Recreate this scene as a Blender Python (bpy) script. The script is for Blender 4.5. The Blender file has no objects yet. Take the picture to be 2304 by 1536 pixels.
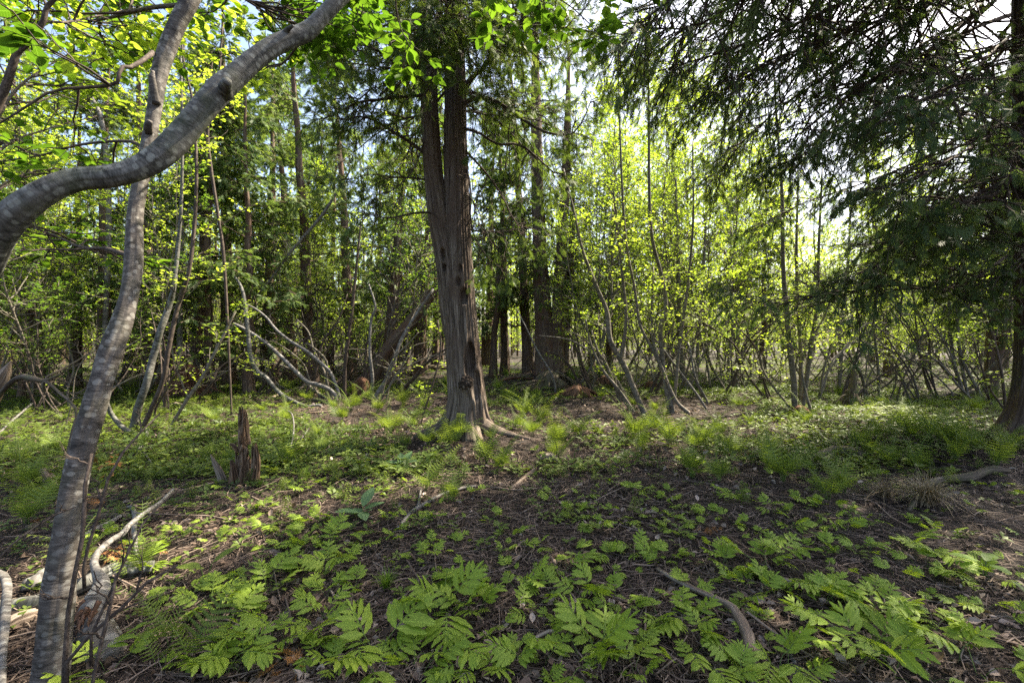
import bpy, math, random
import numpy as np
from mathutils import Vector, Matrix
R_ = math.radians
sc = bpy.context.scene
C = sc.collection
RNG = np.random.default_rng(11)
random.seed(11)

# ---------------------------------------------------------------- camera, light, exposure
FPX, CX, CY, CAMZ = 1024.0, 1152.0, 768.0, 1.5      # pixels of the 2304 px wide photograph
cam = bpy.data.objects.new('camera', bpy.data.cameras.new('camera'))
C.objects.link(cam); sc.camera = cam
cam.data.lens = 16.0; cam.data.sensor_width = 36.0
cam.location = (0, 0, CAMZ); cam.rotation_euler = (R_(90), 0, 0)
cam.data.clip_start = 0.05; cam.data.clip_end = 2000

SUN_EL, SUN_AZ = 54.0, 58.0           # azimuth clockwise from straight ahead (+Y)
w = bpy.data.worlds.new('World'); sc.world = w; w.use_nodes = True
nt = w.node_tree; nt.nodes.clear()
sky = nt.nodes.new('ShaderNodeTexSky'); sky.sky_type = 'NISHITA'; sky.sun_disc = False
sky.sun_elevation = R_(SUN_EL); sky.sun_rotation = R_(SUN_AZ)
sky.dust_density = 4.0; sky.air_density = 1.0; sky.ozone_density = 0.3
bg = nt.nodes.new('ShaderNodeBackground'); bg.inputs['Strength'].default_value = 0.105
wo = nt.nodes.new('ShaderNodeOutputWorld')
nt.links.new(sky.outputs[0], bg.inputs[0]); nt.links.new(bg.outputs[0], wo.inputs[0])
sl = bpy.data.lights.new('sun', 'SUN'); sl.energy = 5.0; sl.angle = R_(0.5); sl.color = (1.0, 0.90, 0.72)
so = bpy.data.objects.new('sun', sl); C.objects.link(so)
sd = Vector((math.sin(R_(SUN_AZ)) * math.cos(R_(SUN_EL)), math.cos(R_(SUN_AZ)) * math.cos(R_(SUN_EL)), math.sin(R_(SUN_EL))))
so.rotation_euler = sd.to_track_quat('Z', 'Y').to_euler()
vs = sc.view_settings; vs.view_transform = 'Standard'; vs.look = 'None'; vs.gamma = 1.0; vs.use_curve_mapping = False
vs.exposure = 2.05
sc.cycles.max_bounces = 9; sc.cycles.diffuse_bounces = 5; sc.cycles.glossy_bounces = 2
sc.cycles.transmission_bounces = 7; sc.cycles.transparent_max_bounces = 4
sc.cycles.caustics_reflective = False; sc.cycles.caustics_refractive = False
sc.cycles.sample_clamp_indirect = 5.0; sc.cycles.use_denoising = False

# ---------------------------------------------------------------- noise and ground height
_lat = np.random.default_rng(5).random(65536)
def _h(i, j, k): return _lat[(i * 7919 + j * 104729 + k * 1299709) & 65535]
def vnoise(p):
    p = np.asarray(p, float); i = np.floor(p).astype(np.int64); f = p - i; f = f * f * (3 - 2 * f)
    x, y, z = i[..., 0], i[..., 1], i[..., 2]; u, v, t = f[..., 0], f[..., 1], f[..., 2]
    def L(a, b, s): return a + (b - a) * s
    return L(L(L(_h(x, y, z), _h(x + 1, y, z), u), L(_h(x, y + 1, z), _h(x + 1, y + 1, z), u), v),
             L(L(_h(x, y, z + 1), _h(x + 1, y, z + 1), u), L(_h(x, y + 1, z + 1), _h(x + 1, y + 1, z + 1), u), v), t) * 2 - 1
def fb(p, o=3):
    p = np.asarray(p, float); s = 0; a = 1.0
    for k in range(o): s = s + a * vnoise(p * 2 ** k + 17.3 * k); a *= .5
    return s
MOUNDS = [(-0.75, 7.2, .13, .75), (7.9, 7.0, .16, 1.4), (1.7, 17.0, .45, 1.3), (-6.0, 13.5, .10, 1.2), (6.2, 6.2, .16, .8), (4.3, 9.6, .07, .8), (5.2, 5.9, .10, .5)]
def gz(x, y):
    x = np.asarray(x, float); y = np.asarray(y, float)
    z0 = np.zeros_like(x + y)
    P = np.stack([x + z0, y + z0, z0], -1)
    z = .085 * vnoise(P * .42 + 3) + .035 * vnoise(P * 1.5 + 9) + .016 * vnoise(P * 4.2)
    z = z * np.clip(y / 6, .35, 1)
    for mx, my, h, s in MOUNDS: z = z + h * np.exp(-((x - mx) ** 2 + (y - my) ** 2) / (2 * s * s))
    return z
def G(px, py):
    d = FPX * CAMZ / max(py - CY, 8)
    for _ in range(6): d = FPX * (CAMZ - float(gz((px - CX) / FPX * d, d))) / max(py - CY, 8)
    return np.array([(px - CX) / FPX * d, d, float(gz((px - CX) / FPX * d, d))])
def P(px, py, d): return np.array([(px - CX) / FPX * d, d, CAMZ - (py - CY) / FPX * d])
def proj(p): return CX + p[0] / p[1] * FPX, CY - (p[2] - CAMZ) / p[1] * FPX

# ---------------------------------------------------------------- mesh building
class MB:
    def __init__(s): s.v = []; s.a = []; s.f = []; s.n = 0
    def add(s, v, a, faces, mat=0):
        v = np.asarray(v, float).reshape(-1, 3)
        s.v.append(v); s.a.append(np.asarray(a, float).reshape(-1, 3))
        for f in (faces if isinstance(faces, (list, tuple)) else [faces]):
            f = np.asarray(f, np.int64)
            if len(f): s.f.append((f + s.n, mat))
        s.n += len(v)
    def mesh(s, name, mats, smooth=True):
        me = bpy.data.meshes.new(name)
        V = np.concatenate(s.v); A = np.concatenate(s.a)
        me.vertices.add(len(V)); me.vertices.foreach_set('co', V.astype(np.float32).ravel())
        li = np.concatenate([f.ravel() for f, m in s.f])
        st = np.concatenate([np.full(len(f), f.shape[1]) for f, m in s.f]); mi = np.concatenate([np.full(len(f), m) for f, m in s.f])
        me.loops.add(len(li)); me.loops.foreach_set('vertex_index', li.astype(np.int32))
        me.polygons.add(len(st)); me.polygons.foreach_set('loop_start', np.concatenate([[0], np.cumsum(st)[:-1]]).astype(np.int32))
        me.polygons.foreach_set('material_index', mi.astype(np.int32))
        me.polygons.foreach_set('use_smooth', np.full(len(st), bool(smooth)))
        at = me.attributes.new('uvw', 'FLOAT_VECTOR', 'POINT'); at.data.foreach_set('vector', A.astype(np.float32).ravel())
        for m in (mats if isinstance(mats, (list, tuple)) else [mats]): me.materials.append(m)
        me.update(calc_edges=True)
        return me
def norm(a): return a / np.maximum(np.linalg.norm(a, axis=-1, keepdims=True), 1e-9)
def frame(a, n):
    a = norm(a); y = norm(np.cross(n, a)); z = np.cross(a, y)
    return np.stack([a, y, z], -1)
class Tpl:
    def __init__(s, v, f3=(), f4=()):
        s.v = np.array(v, float); s.f3 = np.array(f3, np.int64).reshape(-1, 3); s.f4 = np.array(f4, np.int64).reshape(-1, 4)
def scatter(mb, t, pos, Rm, sc_, tint, mat=0):
    n = len(pos)
    if n == 0: return
    k = len(t.v); sc_ = np.asarray(sc_, float).reshape(-1, 1, 1) * np.ones((n, 1, 1)); tint = np.asarray(tint, float) * np.ones(n)
    V = np.einsum('nij,kj->nki', Rm, t.v) * sc_ + pos[:, None, :]
    A = np.empty((n, k, 3)); A[:, :, :2] = t.v[None, :, :2]; A[:, :, 2] = tint[:, None]
    off = (np.arange(n) * k)[:, None, None]
    fs = []
    if len(t.f3): fs.append((t.f3[None] + off).reshape(-1, 3))
    if len(t.f4): fs.append((t.f4[None] + off).reshape(-1, 4))
    mb.add(V, A, fs, mat)
def catmull(pts, m):
    p = np.asarray(pts, float); p = np.vstack([2 * p[0] - p[1], p, 2 * p[-1] - p[-2]]); out = []
    n = len(p) - 3; t = np.linspace(0, n, m); i = np.minimum(t.astype(int), n - 1); u = (t - i)[:, None]
    a, b, c, d = p[i], p[i + 1], p[i + 2], p[i + 3]
    return .5 * (2 * b + (c - a) * u + (2 * a - 5 * b + 4 * c - d) * u * u + (3 * b - a - 3 * c + d) * u ** 3)
def tubes(mb, paths, radii, ns=5, mat=0, v0=0.0, cap=False):
    """many tubes at once: paths (N,K,3), radii (N,K)"""
    p = np.asarray(paths, float); r = np.asarray(radii, float)
    if p.ndim == 2: p = p[None]; r = r[None]
    N, K, _ = p.shape
    if N == 0: return
    T = norm(np.gradient(p, axis=1)); main = norm(p[:, -1] - p[:, 0])
    ref = np.where(np.abs(main[:, 2:3]) > .8, np.array([[0, 1., .05]]), np.array([[.05, 0, 1.]]))[:, None, :] * np.ones((N, K, 1))
    B = norm(np.cross(T, ref)); Nn = np.cross(B, T)
    th = np.arange(ns) / ns * 2 * np.pi
    c, s_ = np.cos(th)[None, None, :, None], np.sin(th)[None, None, :, None]
    V = p[:, :, None, :] + r[:, :, None, None] * (c * B[:, :, None, :] + s_ * Nn[:, :, None, :])
    L = np.concatenate([np.zeros((N, 1)), np.cumsum(np.linalg.norm(np.diff(p, axis=1), axis=-1), 1)], 1) + v0 + np.arange(N)[:, None] * .37
    A = np.empty((N, K, ns, 3)); A[..., 0] = np.cos(th) * r[:, :1, None]; A[..., 1] = np.sin(th) * r[:, :1, None]; A[..., 2] = L[:, :, None]
    i = np.arange(K - 1)[:, None] * ns; j = np.arange(ns)[None]; j2 = (j + 1) % ns
    q = np.stack([i + j, i + j2, i + ns + j2, i + ns + j], -1).reshape(-1, 4)
    F = (q[None] + (np.arange(N) * K * ns)[:, None, None]).reshape(-1, 4)
    mb.add(V, A, F, mat)
def limb(mb, pts, rad, ns=24, step=.05, mat=0, lump=.04, lf=3.0, flute=0., fn=5, mod=None, seed=0., cap=True):
    """one detailed trunk or limb; mod(V, theta, L) may push vertices"""
    pts = np.asarray(pts, float); rad = np.asarray(rad, float)
    ln = np.linalg.norm(np.diff(pts, axis=0), axis=1).sum(); K = int(min(max(6, ln / step), 340 if ns > 60 else 90))
    q = catmull(np.hstack([pts, rad[:, None]]), K); p = q[:, :3]; r = np.maximum(q[:, 3], .001)
    T = norm(np.gradient(p, axis=0)); B = np.empty_like(T); b = np.cross(T[0], [0, 1, .1]); b /= np.linalg.norm(b)
    for i in range(K): b = b - T[i] * (b @ T[i]); b /= np.linalg.norm(b); B[i] = b
    Nn = np.cross(B, T); th = np.arange(ns) / ns * 2 * np.pi
    L = np.concatenate([[0], np.cumsum(np.linalg.norm(np.diff(p, axis=0), axis=1))])
    cth, sth = np.cos(th)[None] * np.ones((K, 1)), np.sin(th)[None] * np.ones((K, 1)); LL = L[:, None] * np.ones((1, ns))
    rr = r[:, None] * (1 + lump * fb(np.stack([cth * 1.3, sth * 1.3, LL * lf], -1) + seed, 2))
    if flute: rr = rr * (1 + flute * .35 * fb(np.stack([cth * fn * 3.1, sth * fn * 3.1, LL * 1.7], -1) + seed, 2)) * (1 + flute * fb(np.stack([cth * fn, sth * fn, LL * .5], -1) + seed + 5, 3))
    V = p[:, None, :] + rr[..., None] * (cth[..., None] * B[:, None, :] + sth[..., None] * Nn[:, None, :])
    if mod: V = mod(V, B, Nn, LL)
    A = np.stack([cth * r.max() , sth * r.max(), LL], -1)
    i = np.arange(K - 1)[:, None] * ns; j = np.arange(ns)[None]; j2 = (j + 1) % ns
    F = np.stack([i + j, i + j2, i + ns + j2, i + ns + j], -1).reshape(-1, 4)
    if cap:
        V = V.reshape(-1, 3); A = A.reshape(-1, 3)
        V = np.vstack([V, p[0] - T[0] * r[0] * .1, p[-1] + T[-1] * r[-1] * .15]); A = np.vstack([A, A[0] * 0, A[-1]])
        m = K * ns
        F3 = np.concatenate([np.stack([np.full(ns, m), j2[0], j[0]], -1), np.stack([np.full(ns, m + 1), (K - 1) * ns + j[0], (K - 1) * ns + j2[0]], -1)])
        mb.add(V, A, [F, F3], mat)
    else: mb.add(V, A, F, mat)
    return p, r

# ---------------------------------------------------------------- scene objects
def tag(o, label=None, cat=None, group=None, kind=None):
    if label: o['label'] = label
    if cat: o['category'] = cat
    if group: o['group'] = group
    if kind or cat: o['kind'] = kind or 'thing'
    return o
def obj(name, data, parent=None):
    o = bpy.data.objects.new(name, data); C.objects.link(o)
    if parent is not None: o.parent = parent
    return o
def empty(name, loc=(0, 0, 0), rz=0., s=1.0):
    o = bpy.data.objects.new(name, None); C.objects.link(o); o.location = loc; o.rotation_euler = (0, 0, rz)
    o.scale = (s, s, s); o.empty_display_size = .1
    return o

# ---------------------------------------------------------------- materials
def mat(name):
    m = bpy.data.materials.new(name); m.use_nodes = True; n = m.node_tree; n.nodes.clear()
    out = n.nodes.new('ShaderNodeOutputMaterial'); return m, n, out
def nd(n, t, **k):
    x = n.nodes.new(t)
    for a, b in k.items():
        if a.startswith('i_'): x.inputs[a[2:].replace('_', ' ')].default_value = b
        else: setattr(x, a, b)
    return x
def ramp(n, src, stops):
    r = n.nodes.new('ShaderNodeValToRGB'); e = r.color_ramp.elements
    while len(e) < len(stops): e.new(.5)
    for el, (p, c) in zip(e, stops): el.position = p; el.color = (*c, 1) if len(c) == 3 else c
    n.links.new(src, r.inputs[0]); return r.outputs[0]
def mixc(n, fac, a, b, mode='MIX'):
    m = n.nodes.new('ShaderNodeMix'); m.data_type = 'RGBA'; m.blend_type = mode
    for s_, i in ((fac, 0), (a, 6), (b, 7)):
        if isinstance(s_, (int, float)): m.inputs[i].default_value = s_
        elif isinstance(s_, tuple): m.inputs[i].default_value = (*s_, 1)
        else: n.links.new(s_, m.inputs[i])
    return m.outputs[2]
def mth(n, op, a, b=0.):
    m = n.nodes.new('ShaderNodeMath'); m.operation = op
    for s_, i in ((a, 0), (b, 1)):
        if isinstance(s_, (int, float)): m.inputs[i].default_value = s_
        else: n.links.new(s_, m.inputs[i])
    return m.outputs[0]
def noise(n, vec, scale, detail=4., rough=.6, stretch=None):
    if stretch:
        mp = nd(n, 'ShaderNodeMapping'); mp.inputs['Scale'].default_value = stretch; n.links.new(vec, mp.inputs[0]); vec = mp.outputs[0]
    x = nd(n, 'ShaderNodeTexNoise', i_Scale=scale, i_Detail=detail, i_Roughness=rough); n.links.new(vec, x.inputs['Vector']); return x.outputs[0]
def attr(n):
    a = nd(n, 'ShaderNodeAttribute', attribute_name='uvw'); return a.outputs['Vector']
def leaf_mat(name, dark, mid, light, trans=.5, tcol=1.0, veins=0, rough=.5, objvar=.25):
    m, n, out = mat(name); L = n.links
    av = attr(n); sp = nd(n, 'ShaderNodeSeparateXYZ'); L.new(av, sp.inputs[0])
    oi = nd(n, 'ShaderNodeObjectInfo')
    t = mth(n, 'ADD', sp.outputs[2], mth(n, 'MULTIPLY', mth(n, 'SUBTRACT', oi.outputs['Random'], .5), objvar * 2))
    geo = nd(n, 'ShaderNodeNewGeometry')
    patch = noise(n, geo.outputs['Position'], 1.3, 2.)
    t = mth(n, 'ADD', t, mth(n, 'MULTIPLY', mth(n, 'SUBTRACT', patch, .5), .5))
    col = ramp(n, t, [(0., dark), (.5, mid), (1., light)])
    bump = None
    if veins:
        lat = mth(n, 'SINE', mth(n, 'SUBTRACT', mth(n, 'MULTIPLY', sp.outputs[0], 6.283 * veins), mth(n, 'MULTIPLY', mth(n, 'ABSOLUTE', sp.outputs[1]), 6.283 * veins * .9)))
        rib = mth(n, 'GREATER_THAN', .014, mth(n, 'ABSOLUTE', sp.outputs[1]))
        vv = mth(n, 'MAXIMUM', mth(n, 'MULTIPLY', mth(n, 'POWER', mth(n, 'MAXIMUM', lat, 0.), 6.), .45), mth(n, 'MULTIPLY', rib, .7))
        col = mixc(n, vv, col, tuple(min(1, c * 1.5 + .02) for c in mid))
        bp = nd(n, 'ShaderNodeBump', i_Strength=.5, i_Distance=.002); L.new(vv, bp.inputs['Height']); bump = bp.outputs[0]
    b = nd(n, 'ShaderNodeBsdfPrincipled', i_Roughness=rough); b.inputs['Specular IOR Level'].default_value = .28
    L.new(col, b.inputs['Base Color'])
    tr = nd(n, 'ShaderNodeBsdfTranslucent')
    tc = mixc(n, 1.0, col, (1.5 * tcol, 1.5 * tcol, .75 * tcol), 'MULTIPLY'); L.new(tc, tr.inputs[0])
    if bump: L.new(bump, b.inputs['Normal'])
    mx = nd(n, 'ShaderNodeMixShader'); mx.inputs[0].default_value = trans
    L.new(b.outputs[0], mx.inputs[1]); L.new(tr.outputs[0], mx.inputs[2]); L.new(mx.outputs[0], out.inputs[0])
    return m
def bark_mat(name, cols, kind='cedar', rough=.85, bump=.6, moss=0.):
    m, n, out = mat(name); L = n.links; a = attr(n)
    oi = nd(n, 'ShaderNodeObjectInfo')
    if kind == 'cedar':
        f = noise(n, a, 1., 6., .7, (75, 75, 4.5)); g = noise(n, a, 1., 4., .6, (26, 26, 1.3)); h = noise(n, a, 1.3, 3.)
    elif kind == 'ring':
        f = noise(n, a, 1., 6., .75, (14, 14, 130)); g = noise(n, a, 1., 4., .6, (7, 7, 24)); h = noise(n, a, 5., 3.)
    else:
        f = noise(n, a, 70., 5., .65); g = noise(n, a, 18., 4.); h = noise(n, a, 4., 3.)
    s = mth(n, 'ADD', mth(n, 'MULTIPLY', f, .55), mth(n, 'MULTIPLY', g, .45))
    st = [(.40, cols[0]), (.5, cols[1]), (.61, cols[2])]
    col = ramp(n, s, st)
    col = mixc(n, ramp(n, h, [(.45, (0, 0, 0)), (.65, (1, 1, 1))]), col, cols[3])if len(cols) > 3 and kind != 'ring' else col
    if kind == 'cedar' and len(cols) > 3:
        pass
    if kind == 'ring' and len(cols) > 3:   # pale lichen patches, wider than tall
        mp = nd(n, 'ShaderNodeMapping'); mp.inputs['Scale'].default_value = (15, 15, 42); L.new(a, mp.inputs[0])
        wv = mixc(n, .12, mp.outputs[0], nd(n, 'ShaderNodeTexNoise', i_Scale=40.).outputs[1])
        vo = nd(n, 'ShaderNodeTexVoronoi', i_Scale=1.); L.new(wv, vo.inputs['Vector'])
        sel = mth(n, 'GREATER_THAN', nd(n, 'ShaderNodeSeparateColor').outputs[0], .5); sc_n = sel.node.inputs[0].links[0].from_node; L.new(vo.outputs['Color'], sc_n.inputs[0])
        pf = mth(n, 'MULTIPLY', ramp(n, vo.outputs['Distance'], [(.34, (1, 1, 1)), (.48, (0, 0, 0))]), sel)
        col = mixc(n, mth(n, 'MULTIPLY', mth(n, 'MULTIPLY', pf, noise(n, a, 3., 3.)), 1.1), col, cols[3])
        v2 = noise(n, a, 1., 2., .5, (4, 4, 6)); col = mixc(n, mth(n, 'MULTIPLY', ramp(n, v2, [(.5, (0, 0, 0)), (.62, (1, 1, 1))]), .5), col, cols[1])
    if moss:
        ge = nd(n, 'ShaderNodeNewGeometry'); mo = noise(n, ge.outputs['Position'], 6., 5.)
        col = mixc(n, mth(n, 'MULTIPLY', ramp(n, mo, [(.5, (0, 0, 0)), (.62, (1, 1, 1))]), moss), col, (.055, .075, .018))
    hv = mth(n, 'ADD', mth(n, 'MULTIPLY', oi.outputs['Random'], .4), .8)
    col = mixc(n, 1., col, hv, 'MULTIPLY') if False else col
    b = nd(n, 'ShaderNodeBsdfPrincipled', i_Roughness=rough); b.inputs['Specular IOR Level'].default_value = .25
    bp = nd(n, 'ShaderNodeBump', i_Strength=bump, i_Distance=.012 if kind == 'cedar' else .005); L.new(s, bp.inputs['Height']); L.new(bp.outputs[0], b.inputs['Normal'])
    L.new(col, b.inputs['Base Color']); L.new(b.outputs[0], out.inputs[0]); return m

M = {}
M['cedar_bark'] = bark_mat('cedar_bark', [(.026, .019, .014), (.115, .088, .067), (.26, .215, .175), (.11, .075, .054)], 'cedar', bump=1.0)
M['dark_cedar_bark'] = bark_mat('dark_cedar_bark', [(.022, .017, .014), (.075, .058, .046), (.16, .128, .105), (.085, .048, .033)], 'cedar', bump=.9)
M['far_cedar_bark'] = bark_mat('far_cedar_bark', [(.035, .025, .020), (.115, .082, .062), (.22, .17, .135), (.12, .065, .042)], 'cedar', bump=.7)
M['alder_bark'] = bark_mat('alder_bark', [(.022, .019, .016), (.082, .070, .060), (.18, .158, .138), (.29, .275, .245)], 'ring', .65, .8, .12)
M['mossy_alder_bark'] = bark_mat('mossy_alder_bark', [(.024, .023, .02), (.085, .082, .072), (.18, .172, .155), (.30, .305, .265)], 'ring', .65, .35, .25)
M['pale_bark'] = bark_mat('pale_bark', [(.035, .03, .027), (.12, .11, .10), (.24, .225, .215), (.30, .30, .27)], 'ring', .6, .3)
M['sapling_bark'] = bark_mat('sapling_bark', [(.045, .038, .030), (.135, .115, .092), (.26, .23, .19), (.16, .15, .10)], 'ring', .7, .3, .2)
M['twig_bark'] = bark_mat('twig_bark', [(.025, .018, .014), (.065, .048, .038), (.13, .10, .08)], 'plain', .8, .2)
M['dead_wood'] = bark_mat('dead_wood', [(.05, .036, .027), (.19, .145, .11), (.38, .32, .26), (.22, .15, .10)], 'cedar', .9, .9)
M['snag_wood'] = bark_mat('snag_wood', [(.018, .011, .007), (.10, .062, .040), (.27, .20, .14), (.14, .085, .05)], 'cedar', .95, 1.)
M['rotten_wood'] = bark_mat('rotten_wood', [(.03, .014, .009), (.12, .055, .032), (.25, .14, .085), (.10, .06, .04)], 'cedar', .95, .9, .1)
M['log_bark'] = bark_mat('log_bark', [(.03, .023, .017), (.10, .078, .058), (.20, .165, .13), (.12, .10, .06)], 'cedar', .9, .8, .45)
M['burl'] = bark_mat('burl', [(.012, .008, .006), (.035, .024, .018), (.08, .06, .045)], 'plain', .95, 1.)
M['leaf_bright'] = leaf_mat('leaf_bright', (.14, .205, .028), (.235, .315, .044), (.33, .40, .06), .58, 1.2)
M['leaf_near'] = leaf_mat('leaf_near', (.045, .105, .010), (.075, .15, .014), (.12, .21, .02), .5, .95, veins=8)
M['leaf_dark'] = leaf_mat('leaf_dark', (.06, .12, .02), (.10, .175, .026), (.16, .25, .035), .5, 1.05)
M['cedar_leaf'] = leaf_mat('cedar_leaf', (.055, .092, .026), (.10, .15, .038), (.165, .215, .055), .42, 1.1, rough=.55)
M['cedar_leaf_light'] = leaf_mat('cedar_leaf_light', (.075, .125, .045), (.13, .19, .062), (.21, .27, .08), .45, 1.0, rough=.55)
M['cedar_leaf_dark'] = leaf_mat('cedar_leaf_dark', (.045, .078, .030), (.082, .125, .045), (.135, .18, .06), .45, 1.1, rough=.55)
M['sensitive_fern'] = leaf_mat('sensitive_fern', (.12, .18, .020), (.20, .285, .030), (.29, .365, .045), .38, 1.0, veins=9)
M['lady_fern'] = leaf_mat('lady_fern', (.08, .125, .024), (.155, .215, .032), (.235, .295, .05), .40, .95)
M['herb'] = leaf_mat('herb', (.055, .09, .018), (.115, .16, .028), (.20, .25, .045), .36, .95)
M['dock'] = leaf_mat('dock', (.075, .14, .055), (.11, .185, .075), (.15, .23, .09), .35, .9, veins=6)
M['grass'] = leaf_mat('grass', (.10, .17, .02), (.16, .25, .03), (.22, .32, .04), .4, 1.)
M['dry_grass'] = leaf_mat('dry_grass', (.12, .085, .05), (.22, .165, .10), (.34, .27, .17), .2, .5)
M['dead_leaf'] = leaf_mat('dead_leaf', (.05, .032, .022), (.16, .11, .08), (.42, .34, .285), .12, .5, rough=.8)
M['rust_foliage'] = leaf_mat('rust_foliage', (.16, .065, .022), (.30, .135, .045), (.45, .23, .09), .25, .6)
M['litter_twig'] = leaf_mat('litter_twig', (.014, .009, .006), (.062, .041, .030), (.21, .16, .125), .0, .5, rough=.85)
M['petiole'] = leaf_mat('petiole', (.10, .15, .035), (.15, .21, .05), (.21, .25, .07), .1, .6)

def ground_mat():
    m, n, out = mat('forest_soil'); L = n.links
    g = nd(n, 'ShaderNodeNewGeometry'); p = g.outputs['Position']
    f = noise(n, p, 45., 8., .72); q = noise(n, p, 5., 5.); r = noise(n, p, .9, 3.)
    litter = ramp(n, f, [(.32, (.006, .004, .003)), (.5, (.028, .018, .013)), (.62, (.085, .057, .043)), (.78, (.22, .165, .135))])
    mud = ramp(n, f, [(.3, (.007, .005, .004)), (.55, (.022, .015, .011)), (.75, (.06, .042, .030))])
    col = mixc(n, ramp(n, mth(n, 'ADD', mth(n, 'MULTIPLY', q, .6), mth(n, 'MULTIPLY', r, .4)), [(.44, (0, 0, 0)), (.56, (1, 1, 1))]), mud, litter)
    gr = noise(n, p, 2.2, 6., .7)
    # sparse moss
    col = mixc(n, mth(n, 'MULTIPLY', ramp(n, gr, [(.58, (0, 0, 0)), (.68, (1, 1, 1))]), .45), col, (.05, .06, .014))
    b = nd(n, 'ShaderNodeBsdfPrincipled', i_Roughness=.85); b.inputs['Specular IOR Level'].default_value = .3
    bp = nd(n, 'ShaderNodeBump', i_Strength=1., i_Distance=.02); L.new(f, bp.inputs['Height']); L.new(bp.outputs[0], b.inputs['Normal'])
    L.new(col, b.inputs['Base Color']); L.new(b.outputs[0], out.inputs[0]); return m
M['soil'] = ground_mat()

# ---------------------------------------------------------------- ground sheet
def grid(xs, ys, off=0., fine=0.):
    X, Y = np.meshgrid(xs, ys); Z = gz(X, Y) + off
    if fine: Z = Z + fine * fb(np.stack([X * 14, Y * 14, X * 0], -1), 3)
    nx, ny = len(xs), len(ys); i = (np.arange(ny - 1)[:, None] * nx + np.arange(nx - 1)[None])
    F = np.stack([i, i + 1, i + nx + 1, i + nx], -1).reshape(-1, 4)
    V = np.stack([X, Y, Z], -1); mb = MB(); mb.add(V, V, F); return mb
def axis(fine_lo, fine_hi, step, far, grow=1.12):
    a = list(np.arange(fine_lo, fine_hi, step)); s = step
    while a[-1] < far: s *= grow; a.append(a[-1] + s)
    s = step
    while a[0] > -far: s *= grow; a.insert(0, a[0] - s)
    return np.array(a)
gm = grid(axis(-6, 7, .06, 420, 1.14), axis(1.4, 9, .06, 420, 1.14), fine=.012)
ground = obj('ground', gm.mesh('ground', M['soil'])); tag(ground, kind='structure', label='dark forest floor of mud, needles and rotting litter')

# ---------------------------------------------------------------- leaf and frond templates (local +X = tip, +Z = upper face)
def t_kite(w=.62, fold=.10):
    return Tpl([(0, 0, 0), (.45, w / 2, fold), (1, 0, -.06), (.45, -w / 2, fold)], f3=[(0, 2, 1), (0, 3, 2)])
def t_leaf(n=6, w=.6, fold=.09, curl=.16, tip=1.25, serr=.0):
    v, f = [], []
    for i in range(n + 1):
        t = i / n; h = w / 2 * (math.sin(math.pi * min(1, t ** (1 / tip) if tip > 1 else t)) ** .85) if 0 < i < n else .004
        if serr and 0 < i < n: h *= 1 + (serr if i % 2 else -serr)
        z = -curl * t * t; v += [(t, h, z + fold * h * 2), (t, 0, z), (t, -h, z + fold * h * 2)]
    for i in range(n):
        a = 3 * i; b = a + 3; f += [(a + 1, b + 1, b, a), (a + 2, b + 2, b + 1, a + 1)]
    return Tpl(v, f4=f)
def t_spray(npair=6, sub=True, wdt=.055, seed=0):
    r = np.random.default_rng(seed); v, f = [], []
    def strip(p, q, w_):
        d = np.array(q) - np.array(p); nn = np.array([-d[1], d[0], 0.]); nn /= np.linalg.norm(nn) + 1e-9
        i = len(v); v.extend([tuple(np.array(p) + nn * w_ / 2), tuple(np.array(p) - nn * w_ / 2), tuple(q)]); f.append((i, i + 1, i + 2))
    strip((0, 0, 0), (1, 0, -.12), wdt * .9)
    for k in range(npair):
        t = .12 + .8 * k / npair
        for s in (-1, 1):
            a = R_(38 + r.uniform(-8, 8)) * s; ln = (.5 - .42 * abs(t - .3)) * r.uniform(.8, 1.1)
            p = (t, 0, -.12 * t * t); q = (t + ln * math.cos(a), ln * math.sin(a), -.12 * t * t - .10 * ln)
            strip(p, q, wdt)
            if sub:
                for u in ((.35, .65) if wdt < .05 else (.45,)):
                    pp = tuple(np.array(p) + (np.array(q) - np.array(p)) * u)
                    for s2 in (-1, 1):
                        b = a + s2 * R_(34); l2 = ln * .42 * (1.15 - u); strip(pp, (pp[0] + l2 * math.cos(b), pp[1] + l2 * math.sin(b), pp[2] - .03), wdt * .85)
    return Tpl(v, f3=f)
KITE, KITE2 = t_kite(), t_kite(.75, .05)
LEAF, LEAFN = t_leaf(6), t_leaf(10, .66, .10, .14, 1.15, .05)
SPRAY, SPRAY_LO = t_spray(6, True), t_spray(4, False, .13, 3)
SPRAYS = [t_spray(5, True, .07, i) for i in range(3)]

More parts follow.
